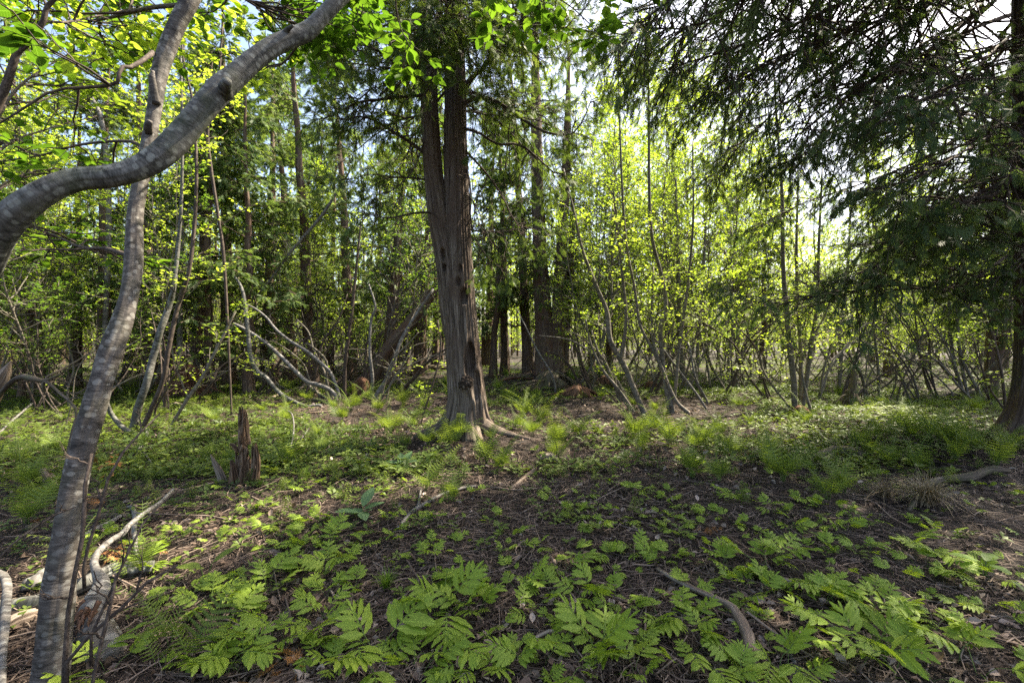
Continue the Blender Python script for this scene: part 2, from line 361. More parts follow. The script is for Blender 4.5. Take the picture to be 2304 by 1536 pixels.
# ---------------------------------------------------------------- branching helpers
def grow(rng, paths, radii, n, t0, t1, lf, ang, up, K=5, rr=.5, flat=0., wig=.06, side=None):
    """n children on random parents; lf(t) length, ang (lo,hi) degrees from the parent, up = lift (+) or droop (-)"""
    N, KP, _ = paths.shape
    pi = rng.integers(0, N, n); t = t0 + (t1 - t0) * rng.random(n) ** .9; u = t * (KP - 1); i = np.minimum(u.astype(int), KP - 2); fr = (u - i)[:, None]
    p0 = paths[pi, i] * (1 - fr) + paths[pi, i + 1] * fr; tan = norm(paths[pi, i + 1] - paths[pi, i])
    pr = radii[pi, i]
    rv = rng.normal(size=(n, 3)); rv[:, 2] *= (1 - flat); perp = norm(rv - tan * (rv * tan).sum(1, keepdims=True))
    if flat: perp = norm(perp * np.array([1, 1, 1 - flat]))
    a = np.radians(rng.uniform(ang[0], ang[1], n))[:, None]; d = norm(tan * np.cos(a) + perp * np.sin(a))
    ln = (lf(t) * rng.uniform(.7, 1.2, n))
    s = np.linspace(0, 1, K)[None, :, None]
    q = p0[:, None] + d[:, None] * ln[:, None, None] * s + np.array([0, 0, 1.]) * (up * ln)[:, None, None] * s * s
    q = q + rng.normal(size=(n, K, 3)) * wig * ln[:, None, None] * s
    r = np.minimum(pr * .8, .0045 + ln * .008 * 2 * rr)[:, None] * np.linspace(1, .35, K)[None]
    return q, r
def leaves_on(rng, mb, paths, per, size, tpl, t0=.15, flat=.75, droop=.25, spread=(35, 80), off=.015, mat=0):
    N, K, _ = paths.shape; n = N * per
    pi = np.repeat(np.arange(N), per); t = (t0 + (1 - t0) * rng.random(n)) * (K - 1); i = np.minimum(t.astype(int), K - 2); fr = (t - i)[:, None]
    p = paths[pi, i] * (1 - fr) + paths[pi, i + 1] * fr; tan = norm(paths[pi, i + 1] - paths[pi, i])
    upv = norm(np.array([0, 0, 1.]) + rng.normal(size=(n, 3)) * (1 - flat)); side = norm(np.cross(tan, upv)) * rng.choice([-1, 1], n)[:, None]
    a = np.radians(rng.uniform(*spread, n))[:, None]; d = norm(tan * np.cos(a) + side * np.sin(a) + np.array([0, 0, -1.]) * droop * rng.random((n, 1)))
    s = size * rng.uniform(.6, 1.25, n)
    scatter(mb, tpl, p + d * off, frame(d, upv), s, np.clip(rng.normal(.5, .2, n), 0, 1), mat)

def cedar_bough(rng, L=2.4, droop=.35, lift=.5, dens=1.0, r0=.022, wood=None, fol=None, path=None, spray=.19, start=.28, matf=0, hang=.5, fmin=.22):
    """a J-shaped cedar bough along +X with secondary twigs and flat drooping sprays"""
    wood = wood or MB(); fol = fol or MB(); K = 14
    if path is None:
        s = np.linspace(0, 1, K)
        path = np.stack([L * s * (1 - .12 * s), .18 * L * np.sin(s * 2.2 + rng.uniform(0, 6)) * s, -droop * L * np.sin(s * 2.1) * .75 + lift * L * .55 * np.clip(s - .6, 0, 1) ** 1.3], -1)
        path[1:, :] += rng.normal(size=(K - 1, 3)) * .018 * L
    path = catmull(path, K); L = np.linalg.norm(np.diff(path, axis=0), axis=1).sum()
    rad = r0 * np.linspace(1, .18, K)
    tubes(wood, path, rad, 6)
    n1 = int(9 * L * dens)
    q1, r1 = grow(rng, path[None], rad[None], n1, .16, 1., lambda t: .30 * L * (1.1 - t) + .22, (35, 70), -.22, 6, .5, .55, .05)
    tubes(wood, q1, r1, 4)
    q2, r2 = grow(rng, q1, r1, int(n1 * 2.6), .2, 1., lambda t: .16 + .25 * (1 - t), (25, 60), -.25, 4, .3, .4, .05)
    tubes(wood, q2, r2, 3)
    for k, q in enumerate((q1, q2)):
        N, KK, _ = q.shape; per = 5 if k == 0 else 5; n = N * per
        pi = np.repeat(np.arange(N), per); t = (start + (1 - start) * rng.random(n)) * (KK - 1); i = np.minimum(t.astype(int), KK - 2); fr = (t - i)[:, None]
        p = q[pi, i] * (1 - fr) + q[pi, i + 1] * fr; tan = norm(q[pi, i + 1] - q[pi, i])
        s0 = path[0]; keep = rng.random(n) < np.clip((np.linalg.norm(p - s0, axis=1) / L - fmin) * 3.2, 0, 1)
        p, tan = p[keep], tan[keep]; n = len(p)
        upv = norm(np.array([0, 0, 1.]) + rng.normal(size=(n, 3)) * .45); side = norm(np.cross(tan, upv)) * rng.choice([-1, 1], n)[:, None]
        a = np.radians(rng.uniform(5, 55, n))[:, None]; d = norm(tan * np.cos(a) + side * np.sin(a) + np.array([0, 0, -1.]) * hang * rng.random((n, 1)) * 1.6)
        sz = spray * rng.uniform(.6, 1.25, n); ti = np.clip(rng.normal(.5, .22, n), 0, 1)
        for j, T in enumerate(SPRAYS):
            m = np.arange(n) % 3 == j; scatter(fol, T, p[m], frame(d[m], upv[m]), sz[m], ti[m], matf)
    return wood, fol

def dead_twigs(rng, wood, path, rad, n, ln=.5, up=-.2):
    q, r = grow(rng, path[None], rad[None], n, .0, 1., lambda t: ln * (.4 + rng.random(n)), (50, 100), up, 6, .25, 0, .10)
    tubes(wood, q, np.minimum(r, .006), 3); q2, r2 = grow(rng, q, r, n * 2, .3, 1, lambda t: ln * .35 * np.ones_like(t), (30, 60), up, 4, .2); tubes(wood, q2, np.minimum(r2, .003), 3)

# ---------------------------------------------------------------- the twin-stemmed cedar in the middle
D0 = 7.05
tree = empty('twin_cedar', tuple(G(1052, 975)))
org = np.array(tree.location)
def sub(p): return np.asarray(p, float) - org
CK = [1.0]
def px_path(rows):
    pts = np.array([P(a, b, d) for a, b, d, w_ in rows]); rad = np.array([w_ / 2 / FPX * d / (1 + ((a - CX) / FPX) ** 2) ** (.5 * CK[0]) for a, b, d, w_ in rows]); return pts, rad
mb = MB()
HOLES = [(1057, 812, 11, 40, .16), (1071, 866, 9, 30, .09), (1044, 666, 8, 17, .12), (1031, 633, 5, 10, .07), (1036, 603, 4, 8, .06), (996, 572, 5, 13, .09), (1000, 602, 4, 8, .06)]
def cedar_mod(V, B, N, L):
    x, y, z = V[..., 0], V[..., 1], V[..., 2]; c = V.mean(1, keepdims=True); out = V.copy()
    h = z - org[2]; th = np.arctan2(y - c[..., 1], x - c[..., 0])
    fl = np.exp(-np.clip(h, 0, 9) / .21)
    k = .10 * fl
    for a, amp, wd in ((R_(-160), .55, .30), (R_(-20), .62, .28), (R_(-75), .55, .30), (R_(120), .7, .5), (R_(45), .7, .4), (R_(-118), .35, .25)):
        dd = np.angle(np.exp(1j * (th - a))); k = k + amp * fl * np.exp(-(dd / wd) ** 2)
    # long grooves between the buttresses
    k = k - .10 * np.exp(-np.clip(h, 0, 9) / 1.2) * np.exp(-(np.angle(np.exp(1j * (th - R_(-52)))) / .14) ** 2)
    out[..., 0] = c[..., 0] + (x - c[..., 0]) * (1 + k); out[..., 1] = c[..., 1] + (y - c[..., 1]) * (1 + k)
    front = (y < c[..., 1] - .02)
    PX = CX + out[..., 0] / out[..., 1] * FPX; PY = CY - (out[..., 2] - CAMZ) / out[..., 1] * FPX
    for hx, hy, rx, ry, dep in HOLES:
        e = ((PX - hx) / rx) ** 2 + ((PY - hy) / ry) ** 2
        out[..., 1] += np.where(front, dep * np.clip(1.25 - e, 0, 1) ** .5 * (e < 1.25), 0)
        out[..., 1] -= np.where(front, .018 * np.exp(-((np.sqrt(e) - 1.35) / .22) ** 2), 0)
    e = ((PX - 1048) / 17) ** 2 + ((PY - 862) / 19) ** 2
    lump = np.exp(-e) * (.085 + .05 * fb(np.stack([PX * .16, PY * .16, PX * 0], -1), 3))
    out[..., 1] -= np.where(front, lump, 0)
    return out
rows = [(1052, 1035, 7.05, 108), (1051, 985, 7.05, 100), (1050, 940, 7.05, 92), (1051, 900, 7.05, 84), (1046, 850, 7.05, 78), (1041, 800, 7.05, 73), (1035, 700, 7.05, 68), (1030, 600, 7.05, 63), (1027, 500, 7.05, 58), (1026, 400, 7.05, 53), (1024, 300, 7.05, 50), (1024, 200, 7.05, 47), (1022, 60, 7.05, 42), (1018, -150, 7.05, 36), (1022, -420, 7.1, 24), (1030, -640, 7.2, 8)]
pts, rad = px_path(rows)
limb(mb, sub(pts), rad, 144, .03, 0, .03, 2., .085, 9, lambda V, B, N, L: cedar_mod(V + org, B, N, L) - org)
rows2 = [(1022, 760, 7.03, 40), (1014, 700, 7.03, 46), (1008, 620, 7.02, 50), (1000, 560, 7.02, 50), (989, 500, 7.02, 49), (980, 430, 7.02, 46), (974, 380, 7.0, 43), (969, 300, 7.0, 41), (965, 200, 7.0, 38), (960, 60, 7.0, 34), (952, -120, 7.0, 26), (945, -400, 6.9, 9)]
pts2, rad2 = px_path(rows2)
limb(mb, sub(pts2), rad2, 72, .04, 0, .04, 2., .08, 6, lambda V, B, N, L: cedar_mod(V + org, B, N, L * 0 + 5) - org, seed=3.)
# surface roots
for rt in ([(1012, 950, 6.95, 40), (985, 965, 6.85, 26), (955, 974, 6.78, 16), (930, 985, 6.7, 8)], [(1082, 955, 6.95, 40), (1112, 966, 6.85, 24), (1150, 978, 6.75, 13), (1200, 990, 6.65, 9), (1260, 1003, 6.6, 5)],
           [(1060, 965, 6.85, 40), (1078, 992, 6.6, 22), (1100, 1010, 6.45, 8)], [(1120, 966, 6.85, 12), (1132, 975, 6.8, 11), (1134, 990, 6.72, 8)]):
    a, b = px_path(rt); limb(mb, sub(a), b, 20, .03, 0, .12, 8., .08, 3, seed=len(rt))
obj('trunk', mb.mesh('cedar_trunk', M['cedar_bark']), tree)
mb = MB()
bp = P(1048, 862, D0 - .29)
v = RNG.normal(size=(900, 3)); u_, v_ = np.meshgrid(np.linspace(0, np.pi, 20), np.linspace(0, 2 * np.pi, 28, endpoint=False), indexing='ij')
S = np.stack([np.sin(u_) * np.cos(v_), np.sin(u_) * np.sin(v_), np.cos(u_)], -1); S = S * (1 + .28 * fb(S * 3.5, 3))[..., None] * np.array([.105, .085, .105])
i = np.arange(19)[:, None] * 28; j = np.arange(28)[None]; F = np.stack([i + j, i + (j + 1) % 28, i + 28 + (j + 1) % 28, i + 28 + j], -1).reshape(-1, 4)
mb.add(S + sub(bp), S, F); bo = obj('burl', mb.mesh('burl', M['burl']), tree); bo['label'] = 'dark knobbly burl low on the trunk'

def custom_bough(parent, porg, rows, wr, seed, dens=1., spray=.125, fmin=.1, fol='cedar_leaf', bark='dark_cedar_bark', twigs=10, hang=.5):
    r = np.random.default_rng(seed); pts = np.array([P(a, b, d) for a, b, d in rows]) - porg
    wd, fo = MB(), MB()
    cedar_bough(r, wood=wd, fol=fo, path=pts, r0=wr, dens=dens, spray=spray, fmin=fmin, hang=hang)
    pp = catmull(pts, 12); dead_twigs(r, wd, pp, wr * np.linspace(1, .3, 12), twigs, .35)
    b = obj('branch', wd.mesh('cedar_branch', M[bark]), parent)
    f = obj('foliage', fo.mesh('cedar_foliage', M[fol], False), b)
    return b
CB = [  # branches of the twin cedar, in pixels with their distance
    ([(1046, 232, 7.0), (1075, 219, 6.9), (1112, 226, 6.8), (1150, 250, 6.7), (1190, 278, 6.6), (1235, 300, 6.5), (1285, 302, 6.5), (1312, 270, 6.5), (1330, 225, 6.5)], .036, .8, .15),
    ([(1046, 290, 7.0), (1080, 300, 6.9), (1120, 325, 6.9), (1170, 325, 6.8), (1215, 360, 6.8), (1250, 390, 6.8), (1285, 380, 6.8), (1305, 330, 6.8)], .024, .8, .2),
    ([(1050, 380, 7.0), (1058, 420, 6.8), (1058, 480, 6.7), (1070, 540, 6.6), (1110, 590, 6.6), (1150, 615, 6.6)], .017, .5, .55),
    ([(1052, 515, 6.9), (1090, 522, 6.8), (1140, 520, 6.8), (1180, 512, 6.8)], .015, .4, .4),
    ([(1048, 340, 7.0), (1090, 385, 7.2), (1130, 440, 7.3), (1160, 500, 7.4), (1215, 535, 7.5), (1270, 520, 7.6)], .018, .7, .3),
    ([(1046, 190, 7.0), (1090, 150, 6.8), (1125, 110, 6.6), (1160, 65, 6.5), (1180, 20, 6.4), (1190, -60, 6.3)], .035, 1., .15),
    ([(1100, 145, 6.7), (1140, 78, 6.5), (1190, 60, 6.3), (1260, 62, 6.2), (1340, 75, 6.1), (1400, 110, 6.0), (1440, 140, 5.9)], .028, .8, .2),
    ([(955, 345, 7.0), (930, 325, 6.9), (890, 300, 6.8), (850, 275, 6.7), (810, 262, 6.6), (770, 270, 6.5), (740, 240, 6.5)], .028, 1.1, .12),
    ([(958, 215, 7.0), (900, 218, 6.8), (850, 225, 6.7), (800, 232, 6.6), (745, 262, 6.5), (700, 270, 6.4)], .028, 1.3, .1),
    ([(972, 478, 6.9), (930, 480, 6.7), (880, 490, 6.5), (840, 485, 6.4), (806, 472, 6.3)], .020, .35, .5),
    ([(962, 405, 7.0), (920, 400, 6.9), (880, 398, 6.8), (830, 392, 6.7), (780, 405, 6.6), (730, 400, 6.6)], .016, .7, .35),
    ([(980, 590, 6.9), (950, 608, 6.7), (920, 650, 6.6), (880, 672, 6.5), (845, 695, 6.4)], .010, .25, .6),
    ([(958, 180, 7.0), (910, 160, 6.5), (860, 120, 6.1), (810, 100, 5.8), (760, 110, 5.5)], .03, 1.3, .1),
    ([(960, 120, 7.0), (900, 90, 7.6), (840, 80, 8.0), (770, 110, 8.4), (700, 150, 8.6)], .03, 1.3, .1),
    ([(1020, 130, 6.9), (1010, 90, 6.3), (990, 60, 5.8), (960, 70, 5.4), (930, 100, 5.2)], .03, 1.6, .05),
    ([(1020, 100, 6.9), (1040, 60, 6.4), (1060, 50, 6.0), (1070, 70, 5.6), (1075, 110, 5.4)], .03, 1.6, .05),
    ([(1010, 60, 6.9), (1010, 10, 6.2), (1000, -10, 5.6), (985, 20, 5.2), (975, 70, 5.0)], .03, 1.6, .05),
    ([(1046, 90, 7.0), (1110, 50, 7.4), (1180, 50, 7.8), (1260, 80, 8.1), (1330, 120, 8.3)], .03, 1.1, .1),
    ([(1046, 250, 7.1), (1100, 260, 7.7), (1150, 300, 8.2), (1200, 360, 8.5), (1240, 430, 8.6)], .02, .9, .25),
    ([(955, 260, 7.1), (900, 270, 7.7), (850, 300, 8.2), (800, 340, 8.5), (750, 380, 8.6)], .02, .9, .2),
    ([(1046, 430, 7.0), (1075, 470, 6.5), (1095, 530, 6.3), (1120, 560, 6.2)], .012, .3, .5),
    ([(960, 300, 7.0), (930, 380, 6.6), (880, 430, 6.5), (830, 440, 6.4)], .014, .5, .3),
]
for k, (rw, wr, dn, fm) in enumerate(CB): custom_bough(tree, org, rw, wr, 100 + k, dn * 1.0, .125, max(fm, .22), 'cedar_leaf', twigs=26)
# shared drooping boughs filling its top
BOUGH = []
for k in range(5):
    r = np.random.default_rng(300 + k); wd, fo = cedar_bough(r, L=2.6, droop=[.25, .4, .5, .15, .35][k], lift=[.5, .7, .6, .3, 1.][k], dens=1.25, r0=.024, spray=.14)
    dead_twigs(r, wd, catmull([(0, 0, 0), (1.2, 0, -.3), (2, 0, -.5)], 8), np.full(8, .01), 8, .3)
    BOUGH.append((wd.mesh('bough_wood', M['dark_cedar_bark']), fo.mesh('bough_foliage', M['cedar_leaf'], False), fo.mesh('bough_foliage_dark', M['cedar_leaf_dark'], False)))
def put_bough(parent, loc, az, pitch, s, k, dark=False, roll=0.):
    b = obj('branch', BOUGH[k][0], parent); b.location = loc; b.rotation_euler = (Matrix.Rotation(az, 3, 'Z') @ Matrix.Rotation(-pitch, 3, 'Y') @ Matrix.Rotation(roll, 3, 'X')).to_euler(); b.scale = (s, s, s)
    f = obj('foliage', BOUGH[k][2 if dark else 1], b); return b
for k in range(38):
    z = 5.6 + 4.6 * (k / 38) ; az = k * 2.39996; c = np.array([P(1022, 0, D0)[0], D0, 0]); s = .98 * (1.15 - .6 * (z - 4.9) / 5.4)
    if k % 3 == 0: c[0] = P(960, 0, D0)[0]
    put_bough(tree, tuple(sub([c[0], c[1], z])), az, R_(random.uniform(-18, 8)), s, k % 5)
tag(tree, 'large shaggy-barked cedar forking into twin stems, with woodpecker hollows and flared roots', 'tree')

# ---------------------------------------------------------------- the dark cedar at the frame's edge
base = G(2330, 985); DR = base[1]
rt = empty('dark_cedar', tuple(base)); rorg = np.array(rt.location)
mb = MB()
def rmod(V, B, N, L):
    c = V.mean(1, keepdims=True); h = V[..., 2]; th = np.arctan2(V[..., 1] - c[..., 1], V[..., 0] - c[..., 0]); fl = np.exp(-np.clip(h, 0, 9) / .33); k = .45 * fl
    for a, amp, wd in ((R_(-165), 1.5, .42), (R_(-110), .8, .35), (R_(-60), .8, .3), (R_(60), .8, .5), (R_(150), .8, .4)):
        k = k + amp * fl * np.exp(-(np.angle(np.exp(1j * (th - a))) / wd) ** 2)
    o = V.copy(); o[..., :2] = c[..., :2] + (V[..., :2] - c[..., :2]) * (1 + k)[..., None]; return o
pts, rad = px_path([(2338, 1050, DR, 128), (2337, 985, DR, 122), (2336, 900, DR, 112), (2334, 800, DR, 104), (2330, 600, DR, 98), (2324, 300, DR, 92), (2318, 0, DR, 84), (2315, -300, DR, 62), (2312, -620, DR, 20)])
limb(mb, pts - rorg, rad, 96, .035, 0, .03, 2., .09, 7, rmod, seed=8.)
for rw in ([(2290, 985, 7.0, 44), (2235, 1005, 6.8, 30), (2185, 1020, 6.6, 16), (2150, 1030, 6.5, 6)], [(2320, 1010, 6.7, 46), (2280, 1040, 6.3, 30), (2230, 1075, 5.9, 14), (2190, 1090, 5.7, 6)]):
    a, b = px_path(rw); limb(mb, a - rorg, b, 18, .03, 0, .12, 8., .08, 3)
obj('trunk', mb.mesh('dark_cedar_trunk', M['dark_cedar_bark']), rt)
RB = [  # sweeping boughs
    ([(2300, 25, 7.0), (2200, 60, 6.6), (2100, 110, 6.2), (2010, 155, 5.9), (1920, 205, 5.7), (1840, 270, 5.6), (1760, 330, 5.6)], .045),
    ([(2300, 170, 7.0), (2200, 225, 6.7), (2100, 275, 6.5), (1990, 300, 6.3), (1900, 310, 6.2), (1800, 350, 6.1), (1720, 390, 6.1)], .038),
    ([(2290, 345, 7.0), (2215, 400, 6.7), (2140, 460, 6.4), (2080, 500, 6.1), (1980, 590, 5.8), (1930, 640, 5.7)], .035),
    ([(2300, -60, 7.0), (2150, -20, 6.6), (2000, 40, 6.2), (1850, 90, 5.9), (1700, 160, 5.7), (1560, 240, 5.6)], .045),
    ([(2300, -200, 7.0), (2100, -100, 6.5), (1950, -20, 6.1), (1800, 50, 5.8), (1650, 110, 5.6), (1480, 160, 5.5)], .045),
    ([(2300, 250, 7.1), (2180, 300, 7.5), (2050, 370, 7.9), (1920, 420, 8.2), (1800, 460, 8.4), (1690, 520, 8.6)], .035),
    ([(2290, 560, 7.0), (2230, 600, 6.8), (2170, 640, 6.5), (2080, 650, 6.2), (1980, 640, 6.0), (1900, 665, 5.9), (1800, 665, 5.9), (1690, 680, 5.9), (1650, 650, 5.9)], .030),
    ([(2300, 460, 7.1), (2180, 520, 7.5), (2060, 560, 7.8), (1950, 600, 8.0), (1840, 640, 8.2)], .028),
    ([(2300, 90, 7.1), (2180, 130, 7.6), (2040, 200, 8.0), (1900, 280, 8.3), (1760, 360, 8.6), (1640, 470, 8.8)], .04),
    ([(2300, -120, 7.1), (2150, -60, 7.6), (1980, 20, 8.0), (1800, 130, 8.4), (1680, 240, 8.6), (1590, 360, 8.8)], .04),
    ([(2290, 410, 6.9), (2240, 470, 6.2), (2180, 520, 5.6), (2120, 560, 5.2)], .026),
    ([(2290, 230, 6.9), (2230, 300, 6.2), (2170, 340, 5.6), (2060, 400, 5.0), (1960, 430, 4.8)], .028),
    ([(2300, -300, 7.0), (2050, -220, 6.4), (1850, -120, 5.9), (1700, -20, 5.6), (1560, 60, 5.4), (1430, 60, 5.3)], .045),
    ([(2300, 60, 6.9), (2240, 110, 6.0), (2180, 170, 5.2), (2080, 220, 4.6), (1980, 260, 4.3)], .03),
    ([(2300, 300, 7.2), (2240, 360, 7.9), (2150, 430, 8.4), (2060, 520, 8.8), (1990, 600, 9.0)], .03),
    ([(2300, -380, 7.1), (2100, -300, 7.7), (1900, -160, 8.2), (1740, -30, 8.6), (1620, 100, 8.9)], .04),
    ([(2300, -420, 6.8), (2050, -330, 6.0), (1800, -200, 5.4), (1620, -80, 5.0), (1480, 20, 4.8), (1390, 110, 4.8)], .04),
    ([(2300, -300, 7.2), (2000, -180, 7.8), (1750, -20, 8.4), (1560, 110, 8.8), (1450, 230, 9.0)], .04),
    ([(2300, -80, 7.2), (2080, 30, 7.0), (1860, 170, 6.8), (1700, 290, 6.8), (1590, 420, 6.9)], .035),
    ([(2290, 640, 7.0), (2200, 640, 7.3), (2120, 590, 7.6), (2060, 600, 7.8)], .018),
]
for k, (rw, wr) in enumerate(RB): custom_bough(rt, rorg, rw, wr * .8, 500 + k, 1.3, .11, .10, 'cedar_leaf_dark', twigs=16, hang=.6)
for k in range(17):
    z = 5.3 + 5.4 * (k / 17); az = k * 2.39996; s = 1.35 * (1.15 - .6 * (z - 5) / 6)
    if 2.3 < (az % 6.283) < 4.2 and z < 6.4: continue
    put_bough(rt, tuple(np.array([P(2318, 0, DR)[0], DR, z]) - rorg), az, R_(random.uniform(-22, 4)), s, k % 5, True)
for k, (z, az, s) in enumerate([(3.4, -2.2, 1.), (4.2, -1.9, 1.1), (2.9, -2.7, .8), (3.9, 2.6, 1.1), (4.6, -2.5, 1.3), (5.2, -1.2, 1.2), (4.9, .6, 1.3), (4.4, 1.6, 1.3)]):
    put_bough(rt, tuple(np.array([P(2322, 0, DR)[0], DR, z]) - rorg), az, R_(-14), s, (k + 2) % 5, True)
for k in range(13):  # extra high boughs above the view, added only to shade the foreground floor
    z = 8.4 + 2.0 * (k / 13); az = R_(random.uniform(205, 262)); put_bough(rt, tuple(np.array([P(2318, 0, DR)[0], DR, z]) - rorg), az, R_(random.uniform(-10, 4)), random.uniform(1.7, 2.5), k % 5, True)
tag(rt, 'massive dark cedar with long sweeping boughs, its roots flaring into black litter', 'tree')

# ---------------------------------------------------------------- grey trees crossing the upper corner
def leafy_branch(parent, porg, rows, wr, seed, nside=14, size=.085, tpl=LEAFN, matl='leaf_near', bark='twig_bark', per=5, sl=.5, tw=3):
    r = np.random.default_rng(seed); pts = np.array([P(a, b, d) for a, b, d in rows]) - porg
    K = 16; path = catmull(pts, K); rad = wr * np.linspace(1, .3, K); wd, lf = MB(), MB()
    limb(wd, pts, wr * np.linspace(1, .3, len(pts)), 8, .07, 0, .12, 8.)
    q, rr = grow(r, path[None], rad[None], nside, .25, 1., lambda t: sl * (1.2 - .6 * t), (30, 70), .1, 6, .5, .4, .06); tubes(wd, q, rr, 5)
    q2, rr2 = grow(r, q, rr, nside * tw, .25, 1., lambda t: sl * .45 * np.ones_like(t), (30, 65), .0, 5, .3, .5, .06); tubes(wd, q2, rr2, 3)
    leaves_on(r, lf, q2, per, size, tpl, flat=.8)
    leaves_on(r, lf, q, max(2, per // 2), size, tpl, t0=.5, flat=.8)
    b = obj('branch', wd.mesh('leafy_branch', M[bark]), parent); obj('foliage', lf.mesh('branch_leaves', M[matl]), b); return b

CK[0] = 1.0
A0 = P(88, 1580, 2.05); A0[2] = float(gz(A0[0], A0[1]))
ta = empty('leaning_alder', tuple(A0)); ao = np.array(ta.location); mb = MB()
pts, rad = px_path([(88, 1660, 2.0, 150), (100, 1600, 2.0, 118), (112, 1536, 2.0, 98), (124, 1420, 2.02, 88), (136, 1300, 2.04, 80), (150, 1200, 2.06, 74), (170, 1080, 2.1, 68), (196, 970, 2.14, 63), (222, 880, 2.18, 60), (250, 790, 2.22, 59), (276, 720, 2.26, 53), (294, 650, 2.3, 46), (302, 570, 2.34, 42), (304, 490, 2.38, 41), (314, 420, 2.42, 39), (333, 330, 2.46, 37), (348, 240, 2.5, 37), (358, 170, 2.53, 40), (378, 105, 2.56, 42), (402, 50, 2.58, 43), (428, 0, 2.6, 44), (460, -80, 2.65, 42), (520, -250, 2.8, 34), (560, -520, 3.0, 22)])
limb(mb, pts - ao, rad, 64, .016, 0, .09, 5., .03, 5)
a, b = px_path([(352, 235, 2.48, 22), (345, 200, 2.46, 19), (342, 176, 2.45, 16), (344, 160, 2.45, 9)]); limb(mb, a - ao, b, 20, .01, 0, .1, 9.)
a, b = px_path([(335, 300, 2.45, 20), (333, 284, 2.42, 20), (338, 272, 2.41, 12)]); limb(mb, a - ao, b, 16, .01, 0, .2, 9.)
obj('trunk', mb.mesh('alder_trunk', M['alder_bark']), ta)
for k, (rw, wr, ns, sz) in enumerate([
    ([(345, 118, 2.5), (300, 150, 2.35), (272, 152, 2.3), (262, 188, 2.28), (205, 196, 2.25), (120, 204, 2.2), (60, 240, 2.15), (-20, 290, 2.1)], .012, 5, .10),
    ([(330, 345, 2.45), (290, 318, 2.5), (180, 326, 2.6), (90, 350, 2.7), (-20, 366, 2.8)], .010, 9, .08),
    ([(290, 575, 2.4), (240, 560, 2.6), (180, 555, 2.8), (120, 528, 3.0), (60, 508, 3.2)], .012, 9, .06),
    ([(420, 10, 2.6), (330, 20, 2.9), (220, 45, 3.2), (105, 52, 3.4), (0, 38, 3.6)], .014, 22, .085),
    ([(450, -60, 2.65), (520, -20, 3.0), (600, 20, 3.3), (680, 30, 3.6)], .014, 24, .085),
    ([(430, -20, 2.6), (440, -90, 3.2), (380, -60, 3.8), (300, -10, 4.2), (200, 60, 4.5)], .016, 26, .085),
    ([(470, -100, 2.7), (600, -150, 3.4), (700, -80, 4.0), (760, 10, 4.4)], .016, 26, .085)]):
    leafy_branch(ta, ao, rw, wr, 700 + k, ns, sz, LEAFN, 'leaf_near', per=3 if k in (0, 1) else 5, sl=.45 if k < 3 else .7)
tag(ta, 'tall grey alder trunk with pale lichen bands, bending up behind the crossing limb', 'tree')

CK[0] = .55
B0 = P(-330, 1500, 2.3); B0[2] = float(gz(B0[0], B0[1]))
tb = empty('crossing_alder', tuple(B0)); bo_ = np.array(tb.location); mb = MB()
pts, rad = px_path([(-330, 1660, 2.3, 130), (-320, 1500, 2.3, 115), (-270, 1200, 2.2, 105), (-190, 900, 2.1, 100), (-100, 690, 2.0, 98), (-40, 580, 1.95, 92), (5, 510, 1.92, 84), (60, 458, 1.92, 72), (120, 422, 1.95, 62), (180, 403, 2.0, 56), (240, 399, 2.04, 55), (300, 386, 2.08, 55), (355, 356, 2.12, 58), (405, 308, 2.18, 58), (450, 254, 2.22, 57), (495, 204, 2.28, 58), (530, 172, 2.34, 52), (570, 136, 2.4, 47), (612, 105, 2.46, 43), (650, 88, 2.52, 40), (690, 72, 2.58, 38), (722, 42, 2.62, 35), (765, -2, 2.68, 33), (830, -60, 2.8, 30), (930, -160, 3.0, 24), (1020, -320, 3.2, 14)])
limb(mb, pts - bo_, rad, 72, .014, 0, .085, 5., .03, 5, seed=4.)
a, b = px_path([(505, 212, 2.27, 34), (507, 195, 2.22, 27), (511, 182, 2.18, 20)]); limb(mb, a - bo_, b, 24, .01, 0, .15, 14.)
a, b = px_path([(640, 80, 2.5, 20), (648, 66, 2.47, 11), (660, 58, 2.45, 5)]); limb(mb, a - bo_, b, 16, .01, 0, .15, 14.)
obj('trunk', mb.mesh('crossing_trunk', M['mossy_alder_bark']), tb)
for k, (rw, wr, ns, sz, mt) in enumerate([
    ([(930, -160, 3.0), (900, -60, 3.1), (890, 0, 3.2), (900, 60, 3.3), (925, 110, 3.35)], .009, 6, .095, 'leaf_near'),
    ([(880, -110, 2.9), (840, -30, 3.2), (800, 20, 3.5), (860, 90, 3.7)], .008, 5, .095, 'leaf_near'),
    ([(1000, -280, 3.2), (1100, -130, 3.4), (1200, -40, 3.5), (1290, 20, 3.6), (1360, 90, 3.6)], .010, 9, .095, 'leaf_near'),
    ([(1000, -280, 3.2), (1150, -150, 3.6), (1300, -60, 4.0), (1420, 10, 4.2)], .010, 7, .095, 'leaf_near'),
    ([(960, -200, 3.1), (1010, -90, 3.2), (1060, -30, 3.3), (1120, 10, 3.4)], .008, 4, .095, 'leaf_near'),
    ([(-60, 610, 1.95), (-20, 560, 2.5), (60, 510, 2.9), (140, 530, 3.2), (210, 565, 3.4), (270, 573, 3.5)], .012, 8, .06, 'leaf_dark'),
    ([(700, 60, 2.6), (620, 150, 3.2), (520, 120, 3.8), (420, 180, 4.2)], .008, 16, .07, 'leaf_bright')]):
    leafy_branch(tb, bo_, rw, wr, 740 + k, ns, sz, LEAFN, mt, per=4, sl=.42)
tag(tb, 'smooth grey limb with a cut stub curving across the upper corner', 'tree')

